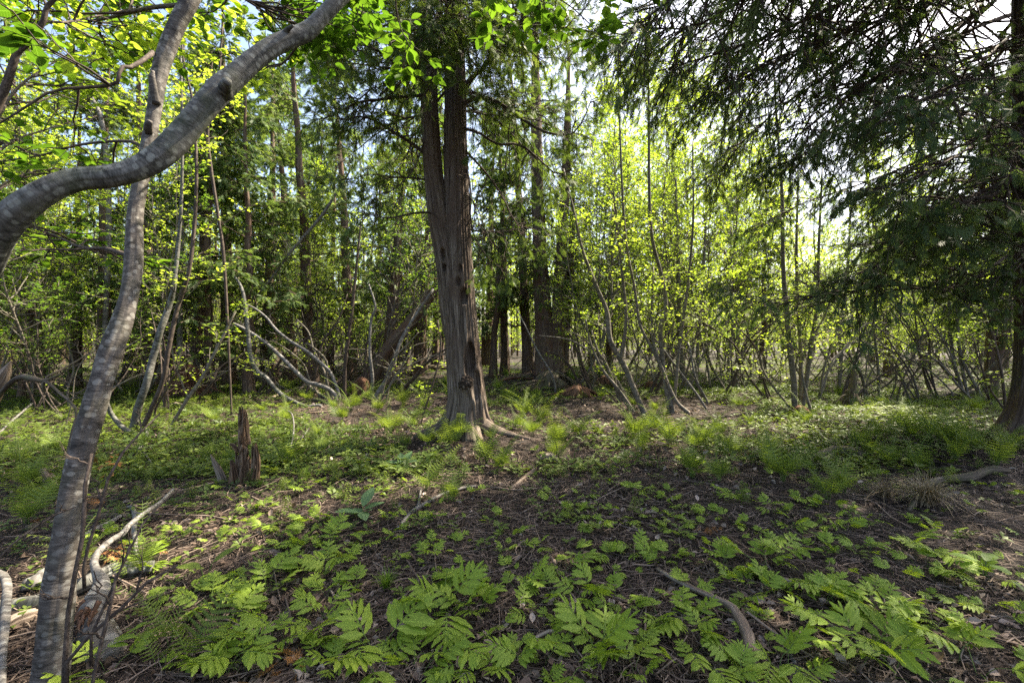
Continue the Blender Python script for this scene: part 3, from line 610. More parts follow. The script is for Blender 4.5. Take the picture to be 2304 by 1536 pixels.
# dark leafless-looking arching branches at the far upper corner
CK[0] = 1.0
B1 = P(-260, 1300, 2.6); B1[2] = float(gz(B1[0], B1[1]))
tc = empty('edge_sapling', tuple(B1)); co = np.array(tc.location); mb = MB()
pts, rad = px_path([(-260, 1400, 2.6, 60), (-220, 1000, 2.6, 50), (-150, 600, 2.55, 42), (-60, 360, 2.5, 34), (0, 225, 2.5, 26), (28, 150, 2.5, 22), (40, 118, 2.5, 20), (70, 90, 2.5, 18), (96, 50, 2.5, 16), (106, 18, 2.5, 14), (130, -10, 2.5, 12), (190, -80, 2.5, 9)])
limb(mb, pts - co, rad, 20, .03, 0, .08, 8.)
obj('trunk', mb.mesh('edge_trunk', M['twig_bark']), tc)
for k, (rw, wr, ns) in enumerate([([(98, 48, 2.5), (150, 50, 2.7), (210, 38, 2.9), (300, 18, 3.2)], .008, 14), ([(106, 18, 2.5), (92, -10, 2.5), (60, -40, 2.6), (0, -60, 2.8)], .007, 14),
                                  ([(-60, 360, 2.5), (30, 210, 3.2), (90, 160, 3.7), (160, 120, 4.1)], .012, 20), ([(-100, 460, 2.5), (10, 330, 3.4), (110, 290, 4.0), (220, 260, 4.6)], .012, 20), ([(-150, 600, 2.5), (0, 420, 3.8), (120, 380, 4.5), (230, 400, 5.0)], .012, 18)]):
    leafy_branch(tc, co, rw, wr, 780 + k, ns, .075, LEAF, 'leaf_bright', per=5, sl=.6)
tag(tc, 'thin dark sapling stem arching out of the upper corner over bright leaves', 'tree')

# ---------------------------------------------------------------- descriptions that single each thing out
MARKS_T = [(60, 'the left-hand tangle'), (200, 'the leaning alder'), (420, 'the torn root ball'), (560, 'the ragged snag'), (740, 'the arched grey poles'), (880, 'the slanting trunk'), (1040, 'the twin-stemmed cedar'),
           (1240, 'the mounded cedar'), (1450, 'the J-bent sapling'), (1550, 'the bowed sapling clump'), (1800, 'the upright four-pole clump'), (1915, 'the mossy stump'), (2150, 'the leaning pole thicket'), (2300, 'the massive edge cedar')]
MARKS_T[0] = (40, 'the bleached splintered log')
MARKS_G = [((550, 1085), 'the ragged snag'), ((1050, 985), 'the big cedar roots'), ((960, 1140), 'the forked pale stick'), ((1655, 1400), 'the weathered curved root'), ((2090, 1130), 'the dry sedge tussock'),
           ((1915, 905), 'the mossy stump'), ((230, 1380), 'the broken alder log'), ((2230, 1010), 'the edge cedar roots'), ((820, 1150), 'the bluish dock plant'), ((465, 1290), 'the pair of oval leaves'), ((1800, 925), 'the four-pole clump'),
           ((1515, 940), 'the bowed sapling clump'), ((420, 880), 'the torn root ball'), ((850, 870), 'the slanting trunk'), ((1300, 890), 'the hollow root arch'), ((1240, 1440), 'the arched bare root'), ((1100, 1090), 'the long fallen stick'),
           ((1880, 1030), 'the rotten root hump'), ((130, 1180), 'the leaning alder'), ((870, 1315), 'the small grass tuft'), ((1400, 1270), 'the mossy patch'), ((680, 900), 'the arched grey poles'), ((2180, 890), 'the long mossy log')]
USED = {}
def unique(cands):
    for c in cands:
        c = ' '.join(c.split())
        if c not in USED and len(c.split()) <= 16: USED[c] = 1; return c
    return None
def place_words(px, py, marks=MARKS_G):
    d = sorted(marks, key=lambda m: (m[0][0] - px) ** 2 + ((m[0][1] - py) * 1.6) ** 2)
    return [m[1] for m in d[:6]], math.hypot(d[0][0][0] - px, (d[0][0][1] - py) * 1.6)
def glabel(head, px, py):
    m, ds = place_words(px, py); near = 'close beside' if ds < 60 else 'near' if ds < 150 else 'some way from'
    c = [f'{head} {near} {m[0]}, towards {m[k]}' for k in (1, 2, 3)]
    for ad in ('the smaller one', 'the taller one', 'the paler one', 'the lower one', 'the ragged one', 'the sparse one', 'the leaning one'): c += [f'{head} {near} {m[0]} towards {m[k]}, {ad}' for k in (1, 2, 3)]
    # order stays truthful for size words because they are tried only when the plain wording is taken
    return unique(c) or unique([f'{head} between {m[a]} and {m[b]}' for a in range(5) for b in range(a + 1, 6)]) or f'{head} near {m[0]}'
def tlabel(head, px, d):
    ms = sorted(MARKS_T, key=lambda m: abs(m[0] - px)); a, b = ms[0][1], next((m[1] for m in ms[1:] if (m[0] - px) * (ms[0][0] - px) <= 0), ms[1][1])
    ds = 'a few steps beyond' if d < 11 else 'standing beyond' if d < 17 else 'farther beyond' if d < 24 else 'deep in the wood beyond' if d < 33 else 'barely visible far beyond'
    on = abs(ms[0][0] - px) < 35
    c = [f'{head} {ds} {a}' + ('' if on else f', towards {b}'), f'{head} {ds} the gap between {a} and {b}', f'{head} {ds} {a}, nearer to it than to {b}']
    for x in ('behind', 'past', 'in the shade beyond', 'in the depth behind'): c += [f'{head} {x} {a}, on the side of {b}', f'{head} {x} {a} and short of {b}', f'{head} {x} {a}']
    for o_ in ('second', 'third', 'fourth', 'fifth', 'sixth'): c += [f'{o_} {head} {ds} {a}']
    return unique(c) or f'{head} {ds} {a}'

# ---------------------------------------------------------------- deciduous saplings (slender alders) - variants then copies
def sapling(rng, H=7.5, stems=1, lean=.12, leaf=.075, nb=44, r0=.035, low=.25, leafper=6, sweep=.35, tpl=KITE, mt='leaf_bright', K=12, tw=5, bl=1.0):
    wd, lf = MB(), MB(); ps, rs = [], []
    for i in range(stems):
        az = rng.uniform(0, 6.283); h = H * rng.uniform(.75, 1.05); s = np.linspace(0, 1, K)[:, None]
        out = np.array([math.cos(az), math.sin(az), 0.]) * (lean * h + (.25 if stems > 1 else 0))
        bend = rng.normal(size=(K, 3)) * .018 * h * np.array([1, 1, .2]); bend[0] = 0
        p = out * (1 - (1 - s) ** 2.2) * (1 + sweep) + np.array([0, 0, 1.]) * h * (s ** (1 + sweep * .5)) + np.cumsum(bend, 0) * .55
        p[:, :2] += out[None, :2] * .15; p[0] = p[0] * .3 - np.array([0, 0, .05])
        ps.append(p); rs.append(r0 * rng.uniform(.6, 1.15) * (1 - s[:, 0]) ** .8 + .004)
    ps, rs = np.array(ps), np.array(rs)
    for p, r in zip(ps, rs): limb(wd, p, r, 9, .14, 0, .06, 3., seed=rng.uniform(0, 50))
    q, rr = grow(rng, ps, rs, nb, low, 1., lambda t: bl * (.16 * H * (1.15 - t) + .25), (35, 70), .12, 7, .55, .2, .06); tubes(wd, q, rr, 5)
    q2, rr2 = grow(rng, q, rr, nb * tw, .2, 1., lambda t: bl * (.30 + .25 * (1 - t)), (25, 65), -.05, 5, .3, .6, .06); tubes(wd, q2, rr2, 3)
    leaves_on(rng, lf, q2, leafper, leaf, tpl, flat=.7); leaves_on(rng, lf, q, 4, leaf, tpl, t0=.4, flat=.7)
    return wd, lf
def variants(n, seed, name, bark, mats_, **kw):
    out = []
    for k in range(n):
        r = np.random.default_rng(seed + k); kk = {a: (b[k % len(b)] if isinstance(b, list) else b) for a, b in kw.items()}
        wd, lf = sapling(r, **kk); out.append((wd.mesh(name + '_trunk', M[bark]), [lf.mesh(name + '_crown', M[m]) for m in mats_]))
    return out
SAP = variants(6, 40, 'sapling', 'sapling_bark', ['leaf_bright', 'leaf_dark'], H=[9.5, 8.0, 11, 7.0, 8.5, 10], stems=[1, 2, 1, 3, 1, 2], lean=[.10, .16, .06, .2, .22, .12], nb=[64, 70, 74, 70, 60, 78], leafper=13, leaf=.078, tw=4, bl=1.15, low=.24)
SHR = variants(5, 60, 'shrub', 'twig_bark', ['leaf_bright', 'leaf_dark'], H=[3.2, 2.6, 3.8, 2.2, 3.4], stems=[4, 5, 3, 4, 5], lean=[.3, .35, .3, .4, .28], nb=[56, 60, 56, 48, 66], r0=.013, low=.34, tw=3, leaf=.065, bl=1.2, K=9, leafper=7)
BARE = variants(3, 80, 'bare_stem', 'sapling_bark', ['leaf_bright'], H=[4.5, 3.6, 5.2], stems=[4, 5, 6], lean=[.3, .38, .25], nb=[34, 36, 38], r0=.015, low=.2, tw=3, leafper=4, leaf=.06, bl=1.2, K=9)

def cedar_tree(rng, H=12., r0=.17, nb=46, clear=.22, bl=1.9, lean=.04, spr=.22, fork=False):
    wd, fo = MB(), MB(); K = 12; s = np.linspace(0, 1, K)
    p = np.stack([lean * H * s ** 1.5 + rng.normal(size=K) * .03, rng.normal(size=K) * .03, H * s - .1], -1); r = r0 * (1 - s) ** .85 + .01; r[0] *= 1.35
    limb(wd, p, r, 20, .16, 0, .04, 1.5, .09, 5, seed=rng.uniform(0, 50))
    if fork:
        p2 = p * np.array([1, 1, .9]); p2[:, 0] += .22 * np.clip(s * 5, 0, 1) + .1 * s * H * .4; limb(wd, p2, r * .75, 18, .16, 0, .04, 1.5, .09, 5, seed=9.)
    q, rr = grow(rng, p[None], r[None], nb, clear, .99, lambda t: bl * (1.12 - t) + .3, (62, 95), -.22, 8, .7, .3, .05)
    s8 = np.linspace(0, 1, 8); q[:, :, 2] += (np.linalg.norm(q[:, -1] - q[:, 0], axis=1)[:, None] * .22 * np.clip(s8 - .55, 0, 1) ** 1.2 * 2)
    rr = np.minimum(rr, .028); tubes(wd, q, rr, 5)
    q2, r2 = grow(rng, q, rr, nb * 9, .12, 1., lambda t: .45 + .35 * (1 - t), (30, 70), -.22, 5, .3, .5, .06); tubes(wd, q2, r2, 3)
    n = nb * 9 * 11; N, KK, _ = q2.shape; pi = np.repeat(np.arange(N), 11); t = rng.random(n) * (KK - 1.01); i = t.astype(int); fr = (t - i)[:, None]
    pp = q2[pi, i] * (1 - fr) + q2[pi, i + 1] * fr; tan = norm(q2[pi, i + 1] - q2[pi, i]); upv = norm(np.array([0, 0, 1.]) + rng.normal(size=(n, 3)) * .5); side = norm(np.cross(tan, upv)) * rng.choice([-1, 1], n)[:, None]
    a = np.radians(rng.uniform(5, 60, n))[:, None]; d = norm(tan * np.cos(a) + side * np.sin(a) + np.array([0, 0, -1.]) * .7 * rng.random((n, 1)))
    scatter(fo, SPRAY_LO, pp, frame(d, upv), spr * rng.uniform(.6, 1.2, n), np.clip(rng.normal(.5, .22, n), 0, 1))
    dt, dr = grow(rng, p[None], r[None], 40, .05, clear + .15, lambda t: .5 * np.ones_like(t), (60, 110), -.3, 6, .2, 0, .1); tubes(wd, dt, np.minimum(dr, .008), 3)
    return wd, fo
CED = []
for k, kw in enumerate([dict(H=13, r0=.20), dict(H=10, r0=.14, nb=40, clear=.16), dict(H=15, r0=.24, nb=50, clear=.26, bl=2.3), dict(H=8, r0=.10, nb=40, clear=.1, bl=1.5), dict(H=12, r0=.18, nb=46, clear=.2, fork=True)]):
    wd, fo = cedar_tree(np.random.default_rng(900 + k), **kw)
    CED.append((wd.mesh('cedar_trunk', M['far_cedar_bark']), [fo.mesh('cedar_crown', M[m], False) for m in ('cedar_leaf', 'cedar_leaf_light')]))

NAMEPOOL = dict(S=('sapling', 'sapling', 'slender saplings through the wood'), H=('leafy_shrub', 'shrub', 'leafy shrubs under the trees'), B=('bare_shrub', 'shrub', 'bare many-stemmed shrubs'), C=('cedar_tree', 'tree', 'cedars through the wood'))
VAR = dict(S=SAP, H=SHR, B=BARE, C=CED)
DESC = dict(S=['slim upright sapling', 'two-stemmed sapling', 'tall thin sapling', 'three-stemmed sapling', 'slanting sapling', 'forking sapling'],
            H=['spreading leafy shrub', 'low bushy shrub', 'open three-stemmed shrub', 'small rounded shrub', 'dense leafy shrub'],
            B=['leaning bare-stemmed shrub', 'fan of thin bare stems', 'tall clump of bare stems'],
            C=['straight dark cedar', 'mid-sized cedar', 'tall stout cedar', 'small bushy cedar', 'fork-trunked cedar'])
COLW = {0: 'yellow-green', 1: 'deep green'}; COLC = {0: 'dull green', 1: 'grey-green'}
def put_tree(kind, k, px, d, s=1., mi=0, rz=None, label=None, tilt=(0, 0)):
    x = (px - CX) / FPX * d; z = float(gz(x, d)); v = VAR[kind][k % len(VAR[kind])]; mi = mi % len(v[1])
    e = empty(NAMEPOOL[kind][0], (x, d, z), random.uniform(0, 6.28) if rz is None else rz, s); e.rotation_euler[0] = tilt[0]; e.rotation_euler[1] = tilt[1]
    obj('trunk', v[0], e); obj('crown', v[1][mi], e)
    cw = (COLC if kind == 'C' else COLW)[mi]
    tag(e, label or tlabel(f'{DESC[kind][k % len(VAR[kind])]} with {cw} foliage', px, d), NAMEPOOL[kind][1], NAMEPOOL[kind][2]); return e

# cedars one can pick out: (px of trunk, distance, variant, scale, leaf)
for px, d, k, s, mi in [(170, 15, 0, .8, 0), (235, 11.5, 2, .62, 0), (445, 13, 1, 1., 0), (512, 16.5, 2, 1.0, 1), (600, 19, 0, 1.1, 1), (655, 17.5, 0, .95, 1), (690, 24, 2, .9, 0), (716, 24, 0, 1., 1), (742, 21, 0, .85, 0),
                        (560, 12.5, 1, .9, 1), (380, 17, 0, 1, 1), (300, 21, 2, 1, 0), (60, 19, 2, .9, 0), (-120, 16, 2, .9, 0), (-300, 12, 0, 1, 0), (850, 26, 0, 1, 1), (915, 23, 1, 1.1, 1), (980, 27, 0, 1., 0), (1110, 18, 1, 1., 0),
                        (1135, 19.5, 0, .9, 0), (1187, 18.5, 0, 1.05, 0), (1100, 27, 2, 1, 1), (1716, 17, 1, .75, 1), (2380, 15, 2, 1, 0), (2240, 21, 0, 1, 0), (2080, 25, 2, .9, 0), (1960, 30, 0, .9, 1), (1500, 34, 2, .8, 1), (1330, 27, 0, .9, 1), (2500, 10, 2, 1, 0), (470, 12.5, 3, 1.1, 1), (700, 14.5, 0, .95, 1), (870, 15.5, 2, .85, 1), (790, 19, 0, 1.1, 1), (610, 15, 4, .95, 1), (940, 20, 2, .95, 1), (340, 15, 0, .95, 1), (90, 14, 0, .9, 1), (1370, 22, 2, .75, 1), (2000, 19, 0, .8, 1)]:
    put_tree('C', k, px, d, s, mi, tilt=(0, R_(random.uniform(-2, 3))))
# mounded cedar in the middle distance
e = empty('mounded_cedar', tuple(G(1238, 850)), 0); e.location.y = 16.6; e.location.x = (1238 - CX) / FPX * 16.6; e.location.z = float(gz(e.location.x, 16.6)) - .05; mo = np.array(e.location); mb = MB()
for k, (rw) in enumerate([[(1232, 870, 16.6, 95), (1230, 830, 16.6, 62), (1228, 790, 16.6, 48), (1222, 700, 16.6, 38), (1216, 600, 16.6, 33), (1212, 500, 16.6, 30), (1208, 380, 16.6, 27), (1205, 200, 16.6, 20), (1204, 20, 16.6, 8)],
                          [(1248, 860, 16.5, 60), (1252, 800, 16.5, 36), (1256, 700, 16.5, 30), (1262, 600, 16.5, 26), (1270, 450, 16.5, 22), (1276, 300, 16.5, 16), (1280, 120, 16.5, 6)],
                          [(1262, 850, 16.6, 40), (1270, 800, 16.7, 22), (1277, 700, 16.8, 17), (1286, 560, 16.9, 14), (1290, 400, 17, 6)],
                          [(1215, 858, 16.3, 30), (1180, 872, 15.9, 16), (1140, 878, 15.6, 8)], [(1265, 862, 16.2, 30), (1295, 878, 15.6, 17), (1330, 892, 15.0, 8)]]):
    a, b = px_path(rw); limb(mb, a - mo, b, 28, .1, 0, .06, 2., .1, 6, seed=k * 3.)
obj('trunk', mb.mesh('mounded_trunk', M['far_cedar_bark']), e)
for k in range(34):
    z = 3.6 + 7.5 * k / 34; az = k * 2.4; put_bough(e, tuple(np.array([P(1235, 0, 16.6)[0], 16.6, z]) - mo), az, R_(random.uniform(-25, 5)), .95 * (1.1 - .5 * k / 34), k % 5)
tag(e, 'cedar with three close reddish trunks rising from a rooty mound', 'tree', 'cedars through the wood')

# ---------------------------------------------------------------- individually traced saplings and poles
def traced(name, stems, label, cat='sapling', bark='sapling_bark', leaf='leaf_bright', ns=16, sl=.6, lsize=.07, low=.35, per=5, seed=0, group=None, extra=0, tw=4):
    g0 = G(*stems[0][0][:2]); d0 = stems[0][0][2]; e = empty(name, ((stems[0][0][0] - CX) / FPX * d0, d0, float(gz((stems[0][0][0] - CX) / FPX * d0, d0)))); eo = np.array(e.location)
    r = np.random.default_rng(seed + 1000)
    for st in stems:
        mb, lf = MB(), MB(); a, b = px_path(st); a = a - eo
        a = np.vstack([a[:1] - np.array([0, 0, .12]), a]); b = np.concatenate([b[:1] * 1.15, b]); limb(mb, a, b, 10, .10, 0, .07, 6., seed=r.uniform(0, 40))
        if ns:
            K = 16; pp = catmull(np.hstack([a, b[:, None]]), K); q, rr = grow(r, pp[None, :, :3], pp[None, :, 3], ns, low, 1., lambda t: sl * (1.3 - .7 * t), (30, 65), .12, 7, .5, .2, .06); tubes(mb, q, rr, 5)
            q2, rr2 = grow(r, q, rr, ns * tw, .2, 1., lambda t: sl * .5 * np.ones_like(t), (25, 65), .0, 5, .3, .6, .06); tubes(mb, q2, rr2, 3)
            if per: leaves_on(r, lf, q2, per, lsize, KITE2, flat=.75); leaves_on(r, lf, q, 4, lsize, KITE2, t0=.4, flat=.75)
        t = obj('stem' if len(stems) > 1 else 'trunk', mb.mesh(name + '_wood', M[bark]), e)
        if ns and per: obj('foliage', lf.mesh(name + '_leaves', M[leaf]), t)
    tag(e, label, cat, group); return e
TR = [
  ([[(1452, 935, 9.3, 15), (1430, 885, 9.4, 14), (1408, 830, 9.5, 13), (1388, 795, 9.5, 12), (1372, 760, 9.5, 12), (1365, 700, 9.6, 11), (1340, 640, 9.6, 9), (1310, 560, 9.7, 7), (1290, 470, 9.8, 5), (1268, 380, 9.9, 3)], [(1396, 805, 9.5, 9), (1405, 760, 9.5, 8), (1408, 700, 9.5, 7), (1398, 600, 9.5, 6), (1380, 430, 9.6, 4)]], 'J-bent sapling with a dark lower trunk and a pale upper fork', 'sapling_bark', 14, .7),
  ([[(1428, 930, 9.6, 7), (1395, 880, 9.7, 7), (1355, 830, 9.8, 6), (1330, 775, 9.9, 5), (1318, 720, 10, 4)], [(1420, 925, 9.7, 8), (1385, 870, 9.9, 7), (1362, 815, 10, 6), (1345, 790, 10, 5), (1330, 740, 10.2, 4)]], 'pair of thin poles leaning against the J-bent sapling', 'sapling_bark', 4, .4),
  ([[(1508, 938, 9.2, 13), (1500, 880, 9.2, 12), (1490, 800, 9.3, 11), (1486, 740, 9.3, 11), (1498, 690, 9.3, 11), (1488, 620, 9.4, 9), (1468, 540, 9.4, 8), (1461, 440, 9.5, 7), (1460, 250, 9.6, 6), (1458, 80, 9.7, 4), (1470, -80, 9.8, 2)],
    [(1516, 936, 9.1, 10), (1500, 860, 9.2, 8), (1470, 790, 9.3, 7), (1440, 730, 9.4, 7), (1428, 650, 9.5, 6), (1408, 540, 9.6, 6), (1398, 380, 9.7, 5), (1392, 200, 9.8, 3)],
    [(1550, 930, 9.0, 11), (1520, 900, 9.1, 9), (1490, 830, 9.2, 7), (1470, 770, 9.3, 6), (1466, 700, 9.4, 5), (1470, 600, 9.5, 4)],
    [(1512, 938, 9.3, 9), (1520, 870, 9.4, 8), (1528, 780, 9.5, 8), (1540, 700, 9.6, 7), (1552, 600, 9.7, 6), (1560, 480, 9.8, 5), (1558, 320, 10, 3)]], 'clump of bowed saplings spreading from one rootstock beside bare pinkish litter', 'sapling_bark', 12, .7),
  ([[(1598, 935, 9.8, 6), (1570, 890, 9.9, 6), (1540, 850, 10, 6), (1510, 810, 10, 5), (1480, 770, 10, 4), (1450, 735, 10, 3)], [(1590, 900, 10.5, 5), (1565, 850, 10.5, 5), (1555, 800, 10.6, 5), (1548, 770, 10.7, 4)]], 'low bowed whips trailing past the bowed sapling clump', 'pale_bark', 3, .4),
  ([[(1788, 922, 9.6, 15), (1786, 860, 9.6, 15), (1778, 790, 9.6, 14), (1770, 700, 9.7, 12), (1762, 600, 9.8, 10), (1760, 450, 9.9, 8), (1752, 330, 10, 6), (1740, 150, 10.2, 4)],
    [(1806, 915, 9.6, 12), (1815, 850, 9.6, 12), (1828, 760, 9.6, 11), (1838, 680, 9.7, 9), (1842, 560, 9.8, 7), (1850, 380, 10, 4)],
    [(1800, 912, 9.9, 9), (1802, 840, 9.9, 10), (1800, 760, 10, 9), (1795, 690, 10, 8), (1792, 560, 10.1, 7), (1796, 400, 10.3, 4)],
    [(1826, 928, 9.4, 8), (1812, 880, 9.5, 7), (1803, 820, 9.6, 6), (1822, 770, 9.6, 6), (1860, 700, 9.7, 5), (1880, 620, 9.8, 3)],
    [(1776, 915, 9.7, 6), (1740, 870, 9.9, 6), (1716, 830, 10.1, 5), (1712, 800, 10.2, 4)]], 'upright clump of four grey poles on a small root cushion', 'sapling_bark', 12, .7),
  ([[(1978, 895, 12, 7), (1975, 820, 12, 7), (1968, 740, 12, 6), (1975, 640, 12.1, 5), (1980, 520, 12.2, 4)], [(1888, 870, 12.5, 10), (1892, 800, 12.5, 10), (1890, 740, 12.5, 10), (1900, 680, 12.6, 8), (1910, 560, 12.8, 6), (1915, 400, 13, 4)]], 'two slim poles standing behind the mossy stump', 'sapling_bark', 8, .6),
  ([[(2168, 885, 11.5, 9), (2150, 830, 11.6, 10), (2140, 770, 11.7, 10), (2135, 700, 11.8, 8), (2140, 600, 12, 6)], [(2178, 890, 11.4, 8), (2165, 830, 11.5, 9), (2155, 740, 11.6, 8), (2162, 650, 11.7, 7), (2170, 520, 12, 5)], [(2205, 885, 11.3, 9), (2180, 840, 11.4, 9), (2160, 790, 11.5, 8), (2152, 700, 11.6, 6), (2145, 600, 11.8, 4)],
    [(2140, 880, 11.6, 5), (2100, 840, 11.8, 5), (2060, 815, 12, 5), (2010, 790, 12.2, 5), (1960, 770, 12.4, 4), (1900, 772, 12.6, 3)]], 'thicket of poles leaning away from the edge cedar', 'sapling_bark', 9, .7),
  ([[(2262, 920, 8.3, 9), (2255, 850, 8.3, 8), (2240, 780, 8.4, 8), (2215, 710, 8.5, 7), (2180, 640, 8.6, 6), (2160, 560, 8.7, 5)], [(2262, 925, 8.3, 6), (2225, 870, 8.4, 5), (2200, 800, 8.5, 4), (2190, 760, 8.6, 3)]], 'dark crooked sapling tight against the edge cedar', 'twig_bark', 8, .5),
  ([[(775, 888, 11.5, 9), (776, 830, 11.5, 9), (782, 770, 11.5, 9), (792, 700, 11.6, 8), (800, 620, 11.7, 6), (812, 500, 11.8, 4)]], 'single dark pole beside the arched grey poles', 'twig_bark', 8, .6),
  ([[(835, 890, 11.3, 8), (838, 850, 11.3, 8), (832, 790, 11.3, 7), (835, 720, 11.4, 6), (845, 690, 11.4, 5), (830, 640, 11.5, 4)], [(848, 888, 11.2, 12), (872, 850, 11.3, 11), (890, 800, 11.3, 9), (905, 760, 11.4, 8), (935, 710, 11.5, 7), (975, 650, 11.6, 5)]], 'two white lichen-speckled poles in front of the slanting trunk', 'pale_bark', 3, .4),
  ([[(755, 890, 10.7, 9), (740, 875, 10.7, 10), (715, 865, 10.7, 10), (690, 858, 10.8, 10), (660, 830, 10.8, 10), (625, 795, 10.9, 9), (590, 765, 11, 9), (550, 740, 11, 8), (525, 727, 11, 6)], [(762, 885, 10.9, 8), (745, 840, 11, 8), (720, 815, 11, 8), (690, 790, 11, 8), (650, 765, 11.1, 7), (620, 740, 11.1, 7), (600, 715, 11.2, 6), (575, 695, 11.2, 5), (552, 684, 11.3, 4)]], 'two arched grey poles bent low across the clearing', 'pale_bark', 4, .35),
  ([[(720, 912, 10.2, 9), (690, 915, 10.2, 10), (655, 900, 10.3, 10), (625, 880, 10.4, 10), (600, 850, 10.4, 10), (575, 830, 10.5, 11), (562, 790, 10.5, 11), (557, 740, 10.5, 10), (552, 690, 10.6, 9), (540, 640, 10.8, 7), (500, 590, 11, 5)]], 'dark mossy pole sweeping along the ground before rising', 'mossy_alder_bark', 7, .5),
  ([[(300, 968, 7.7, 22), (310, 920, 7.7, 20), (330, 860, 7.7, 19), (345, 800, 7.8, 18), (362, 740, 7.8, 17), (380, 690, 7.9, 15), (392, 640, 7.9, 12), (400, 560, 8, 10), (408, 450, 8, 8), (410, 300, 8.1, 7), (405, 80, 8.3, 6), (400, -50, 8.4, 4)]], 'dark leaning pole rising behind the leaning alder', 'mossy_alder_bark', 14, .8),
  ([[(318, 970, 7.6, 13), (345, 910, 7.6, 12), (368, 850, 7.6, 12), (380, 780, 7.6, 12), (400, 690, 7.7, 11), (425, 610, 7.7, 10), (438, 500, 7.8, 9), (442, 400, 7.8, 8), (440, 310, 7.9, 7), (432, 220, 8, 6), (412, 130, 8, 5), (405, 20, 8.1, 4)]], 'thin crooked dark stem beside the dark leaning pole', 'twig_bark', 12, .8),
  ([[(385, 960, 7.9, 9), (420, 900, 7.9, 9), (455, 850, 8, 8), (480, 800, 8, 8), (500, 760, 8.1, 7), (530, 700, 8.2, 5)]], 'slim grey stem slanting across the torn root ball', 'sapling_bark', 7, .5),
  ([[(320, 985, 7.4, 16), (280, 965, 7.3, 14), (250, 930, 7.3, 12), (238, 895, 7.2, 9)]], 'short mossy limb curling out beside the dark leaning pole', 'mossy_alder_bark', 0, .3),
  ([[(520, 905, 8.9, 5), (505, 600, 9, 8), (490, 480, 9, 8), (475, 380, 9, 8), (468, 290, 9, 7), (490, 200, 9.1, 6), (500, 60, 9.2, 4)]], 'dark upright stem seen above the limb crossing', 'twig_bark', 14, .8),
  ([[(405, 900, 12, 16), (405, 700, 12, 14), (408, 500, 12, 13), (410, 300, 12, 12), (412, 120, 12.1, 10), (415, -60, 12.2, 8)]], 'straight pale trunk rising between the two crossing alders', 'pale_bark', 16, 1.0),
  ([[(232, 830, 11, 14), (238, 700, 11, 14), (245, 500, 11, 14), (240, 360, 11, 13), (225, 260, 11, 12), (185, 180, 11.1, 9), (160, 90, 11.2, 8), (140, -40, 11.3, 5)], [(228, 265, 11, 9), (205, 240, 11.1, 8), (130, 225, 11.3, 6), (60, 200, 11.5, 4)]], 'pale forked trunk beyond the crossing limb with bright leaves', 'pale_bark', 22, 1.1),
  ([[(1250, 900, 12.3, 4), (1245, 850, 12.3, 4), (1210, 790, 12.4, 4), (1185, 740, 12.5, 3), (1160, 690, 12.6, 2)]], 'thin bare wand in front of the mounded cedar', 'pale_bark', 2, .3),
  ([[(945, 960, 8.2, 3), (990, 800, 8.4, 4), (985, 720, 8.5, 3)]], 'slim whip tucked beside the big cedar', 'twig_bark', 4, .3),
  ([[(545, 700, 12.5, 4), (600, 640, 12.4, 5), (660, 560, 12.3, 7), (720, 490, 12.2, 7), (760, 430, 12.1, 6), (790, 380, 12, 4)]], 'pale dead pole slanting up against the grey-green cedars', 'pale_bark', 6, .6),
  ([[(1640, 880, 13, 7), (1640, 800, 13, 7), (1650, 740, 13, 7), (1668, 680, 13.1, 5)], [(1632, 878, 13, 5), (1600, 820, 13.1, 5), (1588, 770, 13.2, 4)]], 'two thin forked stems in the bright shrubs', 'sapling_bark', 6, .6),
  ([[(1568, 860, 13.5, 8), (1570, 780, 13.5, 8), (1576, 700, 13.5, 7), (1585, 560, 13.6, 6), (1590, 400, 13.8, 4)], [(1540, 875, 14, 12), (1532, 800, 14, 12), (1528, 720, 14, 10), (1525, 560, 14, 8), (1520, 400, 14.2, 5)]], 'pair of straight brownish trunks behind the bowed sapling clump', 'sapling_bark', 12, 1.),
]
for k, (st, lb, bk, ns, sl) in enumerate(TR):
    poleish = bk == 'pale_bark' and ns < 9
    traced('sapling' if len(st) < 2 else 'sapling_clump', st, lb, 'sapling', bk, 'leaf_bright', ns, sl, .07, .38, 0 if poleish else 5, k, 'slender saplings through the wood', tw=4)
# slanting dead trunk
e = traced('slanting_trunk', [[(805, 878, 14.2, 52), (830, 850, 14.2, 38), (870, 790, 14.2, 32), (915, 735, 14.2, 29), (950, 690, 14.2, 26), (985, 645, 14.2, 20), (1010, 610, 14.2, 14)]], 'thick reddish trunk slanting up from its torn base', 'tree', 'far_cedar_bark', ns=0)

ar_ = random.Random(21)
ARCH = [(372, 9.5, -20, 1.5), (395, 10.5, 60, 1.1), (455, 11, 90, 1.6), (480, 12.5, -70, 1.4), (590, 12, 110, 1.3), (640, 13, -120, 1.2), (700, 12, 80, 1.8), (735, 11.8, -90, 1.5), (810, 12.5, 70, 1.9), (865, 11, 100, 1.3), (900, 12, 120, 1.6), (930, 13, -80, 1.4), (350, 8.6, 90, 1.2), (150, 8, 90, 1.3), (90, 9, -60, 1.2),
        (1400, 11, -90, 1.6), (1470, 12, 70, 1.9), (1580, 11, -80, 1.6), (1630, 12, 90, 2.0), (1680, 12.5, -100, 1.5), (1735, 11, -120, 1.7), (1850, 11, 80, 1.8), (1905, 12, 110, 1.9), (1950, 12.5, -90, 1.6), (2010, 11.5, 90, 1.9), (2060, 12, -110, 1.7), (2110, 12, -80, 2.1), (2190, 11, -110, 1.8), (2240, 10, -90, 1.7), (1660, 14, 60, 2.2), (1330, 12.5, -60, 1.6), (1540, 13, 80, 2.0)]
